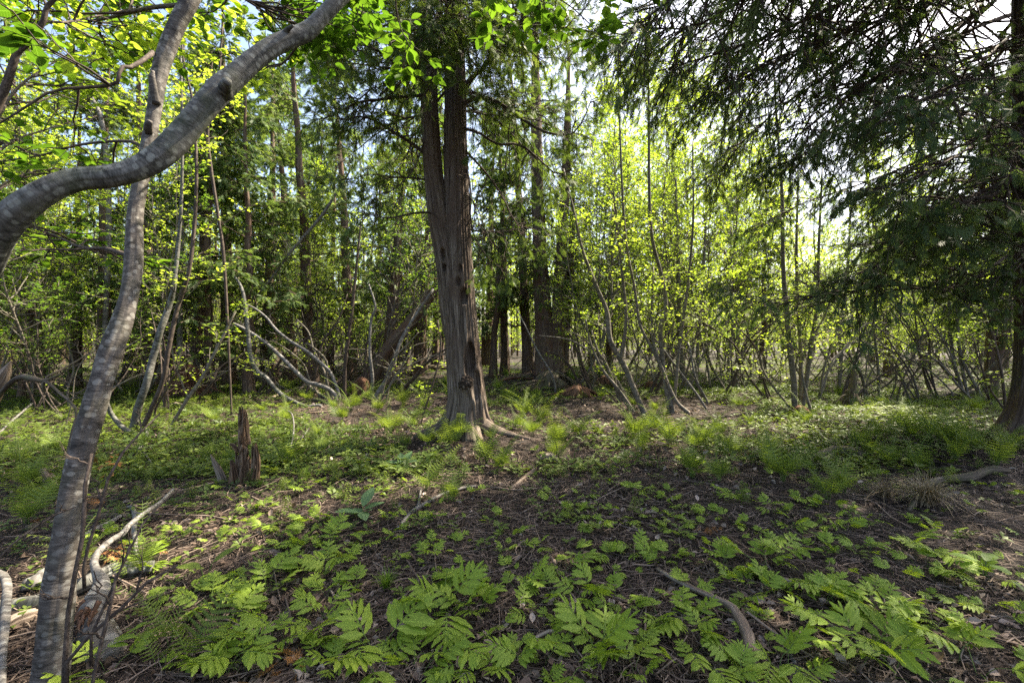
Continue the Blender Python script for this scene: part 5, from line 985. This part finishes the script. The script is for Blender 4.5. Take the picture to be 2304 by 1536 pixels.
def lady_frond(seed, L=.5, n=20, w_=.11, arch=.5, curl=.0):
    r = np.random.default_rng(seed); mb = MB(); K = 14; s = np.linspace(0, 1, K)
    path = np.stack([L * s * (.22 + .6 * s), L * .05 * np.sin(s * 3 + seed), L * (1.12 * s - arch * .75 * s * s)], -1); tubes(mb, path, np.linspace(.003, .0008, K), 4, 1)
    pin = []  # toothed pinna: axis with paired pinnules
    v, f = [], []
    for k in range(9):
        t = .04 + .94 * k / 9; l = .10 * (1 - t * .7)
        for sg in (-1, 1):
            i = len(v); v += [(t - .04, 0, 0), (t + .06, 0, 0), (t + .085, sg * l, -.02), (t + .035, sg * l * 1.05, -.02)]; f.append((i, i + 1, i + 2, i + 3))
    T = Tpl(v, f4=f)
    for k in range(n):
        t = .2 + .79 * k / n; u = t * (K - 1); i = int(min(u, K - 2)); p = path[i] + (path[i + 1] - path[i]) * (u - i); tan = norm(path[i + 1] - path[i]); nrm = norm(np.cross(tan, [0, 1., 0]) * -1)
        if nrm[2] < 0: nrm = -nrm
        ln = w_ * math.sin(min(1, (t - .12) * 1.6 / .9 + .28) * math.pi * .9) ** .8 * L / .5
        for sg in (-1, 1):
            a = R_(72 - 18 * t); d = tan * math.cos(a) + np.array([0, 1., 0]) * math.sin(a) * sg + np.array([0, 0, -.12]); scatter(mb, T, p[None], frame(d[None], nrm[None]), max(ln, .012), r.uniform(.3, .7), 0)
    return mb
LF = [lady_frond(i, [.48, .42, .55, .38][i], [15, 13, 17, 12][i], [.11, .10, .12, .10][i], [.45, .6, .38, .7][i]).mesh('lady_frond', [M['lady_fern'], M['petiole']]) for i in range(4)]
NUM = {9: 'nine fronds', 10: 'ten fronds', 1: 'one frond', 2: 'two fronds', 3: 'three fronds', 4: 'four fronds', 5: 'five fronds', 6: 'six fronds', 7: 'seven fronds', 8: 'eight fronds'}
fr_ = random.Random(9)
def s_fern(px, py, s=1.0, n=None):
    b = G(px, py); n = n or fr_.choice([2, 3, 3, 4, 5]); e = empty('sensitive_fern', tuple(b)); a0 = fr_.uniform(0, 6.28)
    for k in range(n):
        o = obj('frond', fr_.choice(SF), e); o.rotation_euler = (fr_.uniform(-.35, .35), fr_.uniform(-.35, .25), a0 + k * 6.28 / n + fr_.uniform(-.6, .6)); q = s * fr_.uniform(.8, 1.15); o.scale = (q, q, q * fr_.uniform(.8, 1.1)); o.location = (fr_.uniform(-.05, .05), fr_.uniform(-.05, .05), -.01)
    big = 'large' if s > .56 else 'small' if s < .34 else 'broad'
    tag(e, glabel(f'{big} bright fern of {NUM[n]}', px, py), 'fern', 'sensitive ferns on the mud'); return e
def l_fern(px, py, s=1.0, n=None, adj='lacy fern'):
    b = G(px, py); n = (n or fr_.choice([5, 6, 7])); n = n + 2 if n > 3 else n + 1; e = empty('lady_fern', tuple(b)); a0 = fr_.uniform(0, 6.28)
    for k in range(n):
        o = obj('frond', fr_.choice(LF), e); o.rotation_euler = (fr_.uniform(-.2, .2), fr_.uniform(-.3, .2), a0 + k * 6.28 / n + fr_.uniform(-.4, .4)); q = s * 1.2 * fr_.uniform(.8, 1.15); o.scale = (q, q, q)
    tag(e, glabel(f'{adj} of {NUM.get(n, "many fronds")}', px, py), 'fern', 'lacy ferns in the clearing'); return e
SP = [(1000, 1385, 1.7, 5), (1060, 1385, 1.5, 4), (1185, 1385, 1.1, 3), (1060, 1500, 1.3, 4), (1160, 1510, 1.3, 4), (1330, 1500, 1.9, 6), (1385, 1470, 1.3, 3), (825, 1510, 1.7, 5), (935, 1500, 1.3, 4), (1320, 1345, 1.3, 4), (1240, 1345, 1.1, 2), (1180, 1330, .9, 3), (1290, 1300, 1.1, 4), (1360, 1260, 1.1, 4), (1420, 1250, 1.1, 4),
      (1210, 1240, 1., 3), (985, 1228, .9, 3), (975, 1270, 1., 3), (890, 1270, .7, 2), (1290, 1165, 1., 4), (1245, 1125, .9, 3), (1340, 1190, 1., 4), (1430, 1115, .9, 3), (1500, 1130, .9, 3), (1500, 1265, 1., 3), (1470, 1265, 1., 3), (1495, 1400, 1.2, 4), (1540, 1350, 1., 3), (1555, 1410, 1.3, 4), (1545, 1500, 1.2, 3),
      (1640, 1285, 1.2, 4), (1710, 1285, 1.3, 4), (1755, 1270, 1.4, 4), (1725, 1330, 1.1, 3), (1680, 1345, 1.1, 2), (1855, 1355, 1.3, 4), (1800, 1350, 1., 3), (1890, 1380, 1.2, 4), (1970, 1360, 1.3, 4), (2010, 1390, 1.1, 3), (1810, 1420, 1., 2), (2110, 1430, 1.3, 4), (1925, 1490, 1.9, 4), (2010, 1520, 1.5, 4), (1755, 1520, 1.4, 4), (2180, 1510, 1.5, 3), (2240, 1385, .9, 2), (2160, 1310, 1.2, 3), (2215, 1300, 1.1, 3),
      (2110, 1260, 1.2, 4), (2060, 1240, 1.1, 4), (2110, 1200, 1.2, 4), (1910, 1195, 1., 4), (1855, 1240, .9, 2), (1950, 1250, .9, 2), (1755, 1155, 1.1, 4), (1780, 1195, 1.1, 4), (1645, 1125, 1.1, 4), (1600, 1165, 1., 3), (1655, 1180, 1., 3), (1810, 1135, 1., 3), (2020, 1310, 1., 2), (1910, 1150, .8, 3), (1840, 1190, .8, 3),
      (250, 1210, 1.1, 4), (340, 1235, 1.2, 4), (350, 1280, 1.1, 4), (650, 1230, 1.2, 4), (740, 1240, 1.5, 4), (750, 1290, 1.3, 4), (600, 1340, 1.4, 5), (470, 1365, 1.3, 4), (535, 1415, 1.2, 2), (620, 1465, 1.2, 4), (480, 1485, 1.2, 4), (525, 1525, 1.3, 5), (230, 1520, 1.3, 4), (715, 1405, 1.4, 4), (745, 1350, 1.2, 3), (705, 1180, 1.1, 4), (600, 1150, 1., 4), (680, 1105, 1.1, 4), (660, 1285, .9, 3), (540, 1310, .9, 2), (700, 1490, 1., 3), (1240, 1520, 1., 3), (1440, 1530, 1.1, 3), (1650, 1520, 1., 3), (870, 1225, .9, 3), (1110, 1170, .8, 3), (1040, 1290, .8, 2), (1130, 1290, .8, 3), (1430, 1185, .9, 3), (420, 1200, .8, 3), (480, 1235, .9, 3), (560, 1200, .8, 3)]
for a in SP: s_fern(a[0], a[1] - 2, a[2] * (.50 if a[2] > 1.25 else .45), a[3] + 2)
placed_f = [(a[0], a[1]) for a in SP]
tries = 0; c = 0
while c < 185 and tries < 12000:
    tries += 1; px = fr_.uniform(-20, 2330); py = 1000 + 540 * fr_.random() ** 1.25
    if min((px - a) ** 2 + ((py - b) * 1.3) ** 2 for a, b in placed_f) < (17 + (py - 1000) * .06) ** 2: continue
    if px < 330 and py > 1150: continue
    placed_f.append((px, py)); c += 1; s_fern(px, py, fr_.uniform(.26, .44), fr_.choice([2, 3, 3, 4]))
LP = [(790, 925, 1.1, 8), (850, 935, 1.1, 8), (905, 915, 1.2, 8), (955, 925, 1., 7), (880, 975, 1.1, 8), (930, 965, .9, 7), (1028, 992, 1.0, 7), (1140, 905, 1.0, 7), (1180, 940, 1.1, 8), (1215, 955, 1.1, 8), (1165, 965, .8, 6), (1095, 1045, .9, 6), (1130, 1062, .9, 6), (1250, 1005, 1., 7), (1300, 985, .9, 7), (1425, 990, 1.2, 8), (1470, 975, 1., 7), (1505, 1000, 1., 7), (1560, 1015, .9, 7), (1440, 1020, .9, 6),
      (1760, 1085, 1.1, 8), (1650, 1030, .9, 6), (1590, 1000, 1., 7), (1975, 985, 1.2, 7), (1930, 1005, 1.3, 8), (2040, 1010, 1.5, 8), (2090, 1030, 1.6, 8), (2135, 1000, 1.5, 7), (2060, 1060, 1.3, 8), (2150, 1060, 1.3, 8), (2000, 1050, 1.2, 7), (2185, 1020, 1.2, 6), (1960, 1040, 1.1, 7), (700, 862, 1.1, 7), (650, 880, 1., 7), (690, 905, 1., 6), (1140, 850, 1., 7), (1205, 905, .9, 6), (1385, 872, 1.4, 8), (1350, 862, 1.2, 8), (1320, 850, 1.2, 7), (1290, 870, 1.2, 7),
      (560, 850, 1., 6), (620, 835, 1., 6), (385, 1455, .7, 2), (430, 1500, .7, 2), (350, 1500, .65, 1), (340, 1400, .6, 2), (1860, 1125, .8, 6), (1900, 1110, .8, 6), (1620, 1085, .7, 6), (1020, 1130, .7, 5), (960, 1105, .7, 5), (310, 1300, .6, 5), (180, 1270, .7, 6), (60, 1180, .8, 6), (95, 1140, .8, 6), (60, 1100, .8, 6), (130, 1020, .8, 6), (2230, 905, 1.2, 7), (2200, 930, 1., 7), (1120, 880, 1., 7), (1010, 900, 1.1, 6), (830, 905, 1.1, 7), (770, 950, .9, 6)]
LP = [((a[0], a[1], a[2] * .68, 5) if a[0] > 1900 and a[1] > 960 else a) for a in LP]
for a in LP: l_fern(*a, adj='tall lacy fern' if a[2] > 1.15 else 'low lacy fern' if a[2] < .85 else 'lacy fern')
placed_l = [(a[0], a[1]) for a in LP]; c = tries = 0
while c < 70 and tries < 5000:
    tries += 1; px = fr_.uniform(-50, 2350); py = 825 + 250 * fr_.random() ** 1.3
    if min((px - a) ** 2 + ((py - b) * 2) ** 2 for a, b in placed_l) < 38 ** 2: continue
    placed_l.append((px, py)); c += 1; l_fern(px, py, fr_.uniform(.6, 1.), fr_.choice([4, 5, 6]), 'small lacy fern')

# ---------------------------------------------------------------- broad-leaved plants
def broad(name, px, py, leaves, label, m_='dock', tpl=None, cat='plant'):
    b = G(px, py); e = empty(name, tuple(b)); tpl = tpl or t_leaf(12, .55, .06, .18, 1.1, .03)
    for az, el, ln, st in leaves:
        mb = MB(); a, q = R_(az), R_(el); d = np.array([math.cos(a) * math.cos(q), math.sin(a) * math.cos(q), math.sin(q)]); s0 = np.array([math.cos(a) * .3, math.sin(a) * .3, 1.]) * st
        tubes(mb, catmull([(0, 0, -.01), s0 * .5, s0], 6), np.linspace(.004, .0025, 6), 5, 1)
        n_ = norm(np.array([0, 0, 1.]) - d * d[2]); scatter(mb, tpl, s0[None], frame(d[None], n_[None]), ln, .5, 0); obj('leaf', mb.mesh(name + '_leaf', [M[m_], M['petiole']]), e)
    tag(e, label, cat); return e
broad('dock_plant', 812, 1168, [(75, 45, .20, .10), (-60, 5, .17, .07), (190, 15, .20, .06), (30, 20, .18, .08), (130, 10, .14, .05), (-20, 35, .12, .05)], 'broad bluish-green dock leaves on the black mud')
broad('oval_leaf_plant', 462, 1312, [(178, 10, .16, .10), (35, 35, .16, .12)], 'pair of plain oval leaves in the mud', 'herb')
broad('dock_plant', 905, 1055, [(170, 15, .22, .06), (60, 50, .2, .05), (10, 20, .2, .06), (110, 40, .2, .05)], 'broad leafy rosette before the big cedar ferns')
broad('oval_leaf_plant', 1125, 1200, [(120, 30, .08, .05), (-40, 20, .08, .05), (20, 25, .07, .05)], 'tiny heart-leaved plant in the middle mud', 'herb')
broad('dock_plant', 2215, 1300, [(30, 15, .14, .10), (150, 15, .14, .1), (270, 10, .12, .1)], 'dusky three-leaved plant in the shaded litter', 'leaf_dark')
broad('lit_seedling', 1245, 845, [(80, 60, .16, .5), (0, 15, .16, .45), (180, 15, .18, .42), (200, 10, .13, .3), (-30, 10, .14, .32), (100, 40, .12, .6)], 'sunlit broad-leaved seedling before the mounded cedar', 'leaf_near')
broad('lit_seedling', 1105, 770, [(0, 15, .12, .4), (180, 15, .12, .4), (90, 40, .1, .5)], 'small bright seedling just past the big cedar', 'leaf_near')

# grass tufts and the dry sedge tussock
def tuft(name, px, py, n, L, m_, label, cat, bend=.9, wd=.004, seed=0):
    b = G(px, py); r = np.random.default_rng(seed); mb = MB(); a = r.uniform(0, 6.28, n); l = L * r.uniform(.5, 1.1, n); K = 6; s = np.linspace(0, 1, K)[None]
    q = r.uniform(.2, 1., n)[:, None] * bend; x = np.cos(a)[:, None] * l[:, None] * q * s ** 1.4; y = np.sin(a)[:, None] * l[:, None] * q * s ** 1.4; z = l[:, None] * (s - q * .75 * s ** 2.2)
    P_ = np.stack([x, y, z], -1) + r.normal(size=(n, 1, 3)) * np.array([.03, .03, 0]) * L * 2
    W = norm(np.stack([-np.sin(a), np.cos(a), 0 * a], -1))[:, None] * (wd * (1 - s * .85))[..., None]; V = np.stack([P_ - W, P_ + W], 2); A = np.zeros(V.shape); A[..., 2] = r.random(n)[:, None, None]
    i = np.arange(K - 1) * 2; F = np.stack([i, i + 1, i + 3, i + 2], -1); F = (F[None] + (np.arange(n) * K * 2)[:, None, None]).reshape(-1, 4); mb.add(V, A, F)
    o = obj(name, mb.mesh(name, M[m_])); o.location = b; tag(o, label, cat); return o
tuft('sedge_tussock', 2085, 1135, 420, .42, 'dry_grass', 'dry straw-coloured sedge tussock drooping over bent roots', 'sedge', 1.2, .0035, 1)
tuft('sedge_tussock', 1990, 1120, 160, .30, 'dry_grass', 'small dry sedge wisp beside the straw-coloured tussock', 'sedge', 1.3, .003, 2)
tuft('grass_tuft', 868, 1325, 90, .17, 'grass', 'small green grass tuft among the front ferns', 'grass tuft', .8, .003, 3)
tuft('grass_tuft', 1002, 868, 110, .42, 'grass', 'lit green grass clump close behind the big cedar', 'grass tuft', .7, .006, 4)
tuft('grass_tuft', 585, 1095, 60, .14, 'grass', 'wispy grass tuft against the ragged snag', 'grass tuft', .9, .0025, 5)
tuft('grass_tuft', 690, 1075, 80, .18, 'grass', 'low grass tuft between snag and cedar', 'grass tuft', .9, .003, 6)
tuft('grass_tuft', 1985, 1480, 60, .15, 'grass', 'sparse dark grass tuft behind the large corner fern', 'grass tuft', .9, .0025, 7)

# rust-coloured dead cedar sprays
def rust(px, py, n, L, label, lift=.05, seed=0):
    b = G(px, py); r = np.random.default_rng(seed); mb = MB(); pos = r.normal(size=(n, 3)) * np.array([L, L * .6, 0]) + np.array([0, 0, lift]) + np.array([0, 0, 1.]) * r.random((n, 1)) * lift * 1.5
    d = r.normal(size=(n, 3)) * np.array([1, 1, .35]); scatter(mb, SPRAYS[0], pos, frame(d, norm(np.array([0, 0, 1.]) + r.normal(size=(n, 3)) * .4)), r.uniform(.05, .11, n), r.random(n)); o = obj('dead_cedar_spray', mb.mesh('dead_cedar_spray', M['rust_foliage'])); o.location = b; tag(o, label, 'dead foliage')
rust(190, 1190, 26, .09, 'rust-brown dead cedar spray behind the leaning alder', .10, 1); rust(250, 1100, 20, .10, 'orange-brown dead spray hanging beside thin stems', .15, 2); rust(265, 1262, 30, .08, 'rust-coloured dead foliage under the pale curving limb', .03, 3)
rust(645, 1475, 14, .06, 'coppery dead cedar sprig on the mud', .01, 4); rust(1600, 1200, 12, .05, 'small golden-brown dead sprig near ferns', .01, 5); rust(640, 1520, 14, .07, 'second coppery sprig, lower and darker than its neighbour', .01, 6)

# ---------------------------------------------------------------- things nobody could count: herbs, dead leaves, twigs
def field(n, d0, d1, seed, f=None, pw=1., ang=.92):
    r = np.random.default_rng(seed); d = d0 + (d1 - d0) * r.random(n) ** pw; t = r.uniform(-ang, ang, n); x = d * np.tan(t * .93) ; y = d
    if f is not None: k = r.random(n) < f(x, y); x, y = x[k], y[k]
    return r, x, y, gz(x, y)
def dens_herb(x, y):
    n = fb(np.stack([x * .55, y * .55, x * 0 + 4], -1), 3) * .5 + .5; n2 = vnoise(np.stack([x * 2.2, y * 2.2, x * 0 + 8], -1)) * .5 + .5
    base = np.clip((y - 3.0) / 3.0, .04, 1); left = np.clip((-x - y * .35) / 2.0, 0, 1) * np.clip((y - 2.4), 0, 1); right = np.clip((x - 1.5) / 3, 0, 1) * np.clip((y - 6) / 3, 0, 1)
    clear_ = np.exp(-((x - 2.6) ** 2 / 4.5 + (y - 9.8) ** 2 / 3.)) + .8 * np.exp(-((x + 5.) ** 2 / 5 + (y - 13) ** 2 / 6.)) + .9 * np.exp(-((x + .7) ** 2 + (y - 6.7) ** 2) / .5)
    mid = np.exp(-((y - 6.5) / 3.2) ** 2) * .35
    return np.clip(mid * n2 + (n * 1.5 - .25) * (n2 * .9 + .35) * base + left * .55 + right * .4 - clear_, 0, 1)
# low herbs: little whorls of leaflets
def herb_tpl(seed, n=5, L=1.0, flat=False):
    r = np.random.default_rng(seed); v, f = [], []
    for k in range(n):
        a = k * 6.283 / n + r.uniform(-.3, .3); l = L * r.uniform(.7, 1.1); e = r.uniform(.15, .5); z0 = .55 * L * r.uniform(.5, 1.3); c, s = math.cos(a), math.sin(a)
        def q(u, w_, z): return (c * u - s * w_, s * u + c * w_, z)
        if flat:
            i = len(v); v += [q(.08 * l, 0, z0), q(.55 * l, .25 * l, z0 + e * .5 * l), q(1. * l, 0, z0 + e * .45 * l), q(.55 * l, -.25 * l, z0 + e * .5 * l)]; f += [(i, i + 2, i + 1), (i, i + 3, i + 2)]; continue
        i = len(v); v += [q(.08 * l, 0, z0), q(.55 * l, .24 * l, z0 + e * .5 * l), q(1. * l, 0, z0 + e * .45 * l), q(.55 * l, -.24 * l, z0 + e * .5 * l), q(.55 * l, 0, z0 + e * .42 * l)]; f += [(i, i + 4, i + 1), (i + 4, i + 2, i + 1), (i, i + 3, i + 4), (i + 4, i + 3, i + 2)]
    return Tpl(v, f3=f)
HT = [herb_tpl(i, [3, 5, 6, 4, 3, 6][i]) for i in range(6)]
HT2 = [herb_tpl(i, [3, 4, 5, 4, 3, 5][i], flat=True) for i in range(6)]
mb = MB()
for j, (n, d0, d1, s0, s1) in enumerate([(6000, 2.4, 7, .035, .08), (21000, 5, 15, .06, .12), (18000, 13, 34, .08, .15)]):
    r, x, y, z = field(n, d0, d1, 20 + j, dens_herb, 1.0); m = len(x); ti = np.clip(.5 + .35 * vnoise(np.stack([x * 1.1, y * 1.1, x * 0 + 2], -1)) + r.normal(size=m) * .15, 0, 1); a = r.uniform(0, 6.28, m); sz = r.uniform(s0, s1, m)
    ax = np.stack([np.cos(a), np.sin(a), r.normal(size=m) * .15], -1); up = norm(np.array([0, 0, 1.]) + r.normal(size=(m, 3)) * .22)
    zz = z + r.random(m) * (.02 if j == 0 else .06)
    for k, T in enumerate(HT if j == 0 else HT2): q = np.arange(m) % 6 == k; scatter(mb, T, np.stack([x, y, zz], -1)[q], frame(ax[q], up[q]), sz[q], ti[q])
tag(obj('ground_herbs', mb.mesh('ground_herbs', M['herb'], False)), 'low carpet of small green herbs across the floor', 'ground cover', kind='stuff')
# feathery horsetails
def horsetail(seed):
    r = np.random.default_rng(seed); v, f = [], []
    def tri(p, q, w_):
        p, q = np.array(p), np.array(q); nn = norm(np.cross(q - p, r.normal(size=3))) * w_ / 2; i = len(v); v.extend([tuple(p + nn), tuple(p - nn), tuple(q)]); f.append((i, i + 1, i + 2))
    tri((0, 0, 0), (.05, 0, 1), .03)
    for k in range(8):
        z = .22 + .09 * k; m = 7
        for j in range(m):
            a = j * 6.283 / m + k * .5 + r.uniform(-.2, .2); l = .42 * (1.1 - z) + .08; c, s_ = math.cos(a) * l, math.sin(a) * l
            tri((.05 * z, 0, z), (c * .55 + .05 * z, s_ * .55, z + .05), .035); tri((c * .5 + .05 * z, s_ * .5, z + .045), (c + .05 * z, s_, z - .05), .03)
    return Tpl(v, f3=f)
mb = MB(); r, x, y, z = field(1100, 3.8, 13, 61, lambda x, y: np.clip(dens_herb(x, y) * 1.3, 0, 1) * np.clip((y - 3) / 2, 0, 1)); m = len(x)
for k in range(3):
    q = np.arange(m) % 3 == k; n = q.sum(); up = norm(np.array([0, 0, 1.]) + r.normal(size=(n, 3)) * .15); a = r.uniform(0, 6.28, n); ax = np.stack([np.cos(a), np.sin(a), 0 * a], -1)
    X_ = norm(ax - up * (ax * up).sum(1, keepdims=True)); Rm = np.stack([X_, np.cross(up, X_), up], -1); scatter(mb, horsetail(k), np.stack([x, y, z], -1)[q], Rm, r.uniform(.10, .24, n), np.clip(r.normal(.5, .2, n), 0, 1))
tag(obj('feathery_horsetails', mb.mesh('feathery_horsetails', M['herb'], False)), 'feathery horsetail stems scattered through the clearing', 'ground cover', kind='stuff')
# wispy upright thin grass
mb = MB(); r, x, y, z = field(5200, 5., 16, 51, lambda x, y: dens_herb(x, y) * .9); n = len(x); K = 4; s = np.linspace(0, 1, K)[None]; l = r.uniform(.10, .30, n)[:, None]; a = r.uniform(0, 6.28, n)[:, None]; q = r.uniform(.1, .6, n)[:, None]
P_ = np.stack([x[:, None] + np.cos(a) * l * q * s ** 1.5, y[:, None] + np.sin(a) * l * q * s ** 1.5, z[:, None] + l * s * (1 - .3 * q * s)], -1); tubes(mb, P_, .0035 * np.linspace(1, .3, K)[None] * np.ones((n, 1)), 3)
tag(obj('thin_grass', mb.mesh('thin_grass', M['grass'])), 'sparse thin grass blades standing through the herbs', 'grass', kind='stuff')
# dead leaves
mb = MB(); DL = [t_leaf(3, .6, .25, -.35, 1.1), t_leaf(3, .75, .35, .3, 1.1), t_leaf(3, .5, -.2, .45, 1.)]
for j, (n, d0, d1, s0, s1) in enumerate([(11000, 1.7, 6.5, .022, .07), (20000, 5.5, 18, .04, .09)]):
    r, x, y, z = field(n, d0, d1, 30 + j, lambda x, y: np.clip(.35 + .8 * vnoise(np.stack([x * 1.3, y * 1.3, x * 0 + 1], -1)), .08, 1)); m = len(x); a = r.uniform(0, 6.28, m)
    ax = np.stack([np.cos(a), np.sin(a), r.normal(size=m) * .3], -1); up = norm(np.array([0, 0, 1.]) + r.normal(size=(m, 3)) * .5); sz = r.uniform(s0, s1, m)
    for k, T in enumerate(DL): q = np.arange(m) % 3 == k; scatter(mb, T, np.stack([x, y, z + .008 + r.random(m) * .012], -1)[q], frame(ax[q], up[q]), sz[q], np.clip(r.normal(.38, .25, q.sum()), 0, 1))
tag(obj('dead_leaves', mb.mesh('dead_leaves', M['dead_leaf'], False)), 'curled brown dead leaves strewn over the floor', 'leaf litter', kind='stuff')
# fine twigs, roots and needles
mb = MB()
for j, (n, d0, d1, l0, l1, w_) in enumerate([(24000, 1.7, 6, .05, .24, .0018), (9000, 1.7, 4.0, .02, .08, .0013), (8000, 5, 12, .06, .35, .0032), (2200, 2, 12, .15, .7, .0045), (2200, 10, 26, .2, .9, .007)]):
    r, x, y, z = field(n, d0, d1, 40 + j); a = r.uniform(0, 6.28, n); K = 4; s = np.linspace(-.5, .5, K)[None]; l = r.uniform(l0, l1, n)[:, None]; cv = r.normal(size=n)[:, None] * .35
    X = x[:, None] + np.cos(a)[:, None] * l * s - np.sin(a)[:, None] * l * cv * (s * s) + r.normal(size=(n, K)) * l * .035; Y = y[:, None] + np.sin(a)[:, None] * l * s + np.cos(a)[:, None] * l * cv * (s * s) + r.normal(size=(n, K)) * l * .035
    Z = gz(X, Y) + .006 + r.random((n, 1)) * .014 + r.normal(size=(n, 1)) * l * .10 * s + .10 * l * (.25 - s * s) * r.random((n, 1))
    if j < 2:
        PP = np.stack([X, Y, Z], -1); Wd = np.stack([-np.sin(a), np.cos(a), .4 + 0 * a], -1)[:, None] * (w_ * r.uniform(.6, 1.9, n))[:, None, None]; Vv = np.stack([PP - Wd, PP + Wd], 2); Aa = np.zeros(Vv.shape); Aa[..., 2] = np.clip(r.normal(.45, .28, n), 0, 1)[:, None, None]
        ii = np.arange(K - 1) * 2; Fq = np.stack([ii, ii + 1, ii + 3, ii + 2], -1); mb.add(Vv, Aa, (Fq[None] + (np.arange(n) * K * 2)[:, None, None]).reshape(-1, 4)); continue
    tubes(mb, np.stack([X, Y, Z], -1), (w_ * r.uniform(.5, 1.8, n))[:, None] * np.linspace(1, .5, K)[None], 3); A = mb.a[-1].reshape(n, -1, 3); A[..., 2] = np.clip(r.normal(.45, .28, n), 0, 1)[:, None]; mb.a[-1] = A.reshape(-1, 3)
tag(obj('fine_twigs', mb.mesh('fine_twigs', M['litter_twig'])), 'matted fine twigs and rootlets covering the mud', 'twig litter', kind='stuff')
open('/tmp/tris.txt','w').write('TRIS %d objs %d' % (sum(int(len(m.loops) - 2 * len(m.polygons)) for m in bpy.data.meshes), len(bpy.data.objects))) if 0 else print('TRIS', sum(sum(len(p.vertices) - 2 for p in m.polygons) if len(m.polygons) < 0 else int(len(m.loops) - 2 * len(m.polygons)) for m in bpy.data.meshes), 'objs', len(bpy.data.objects))
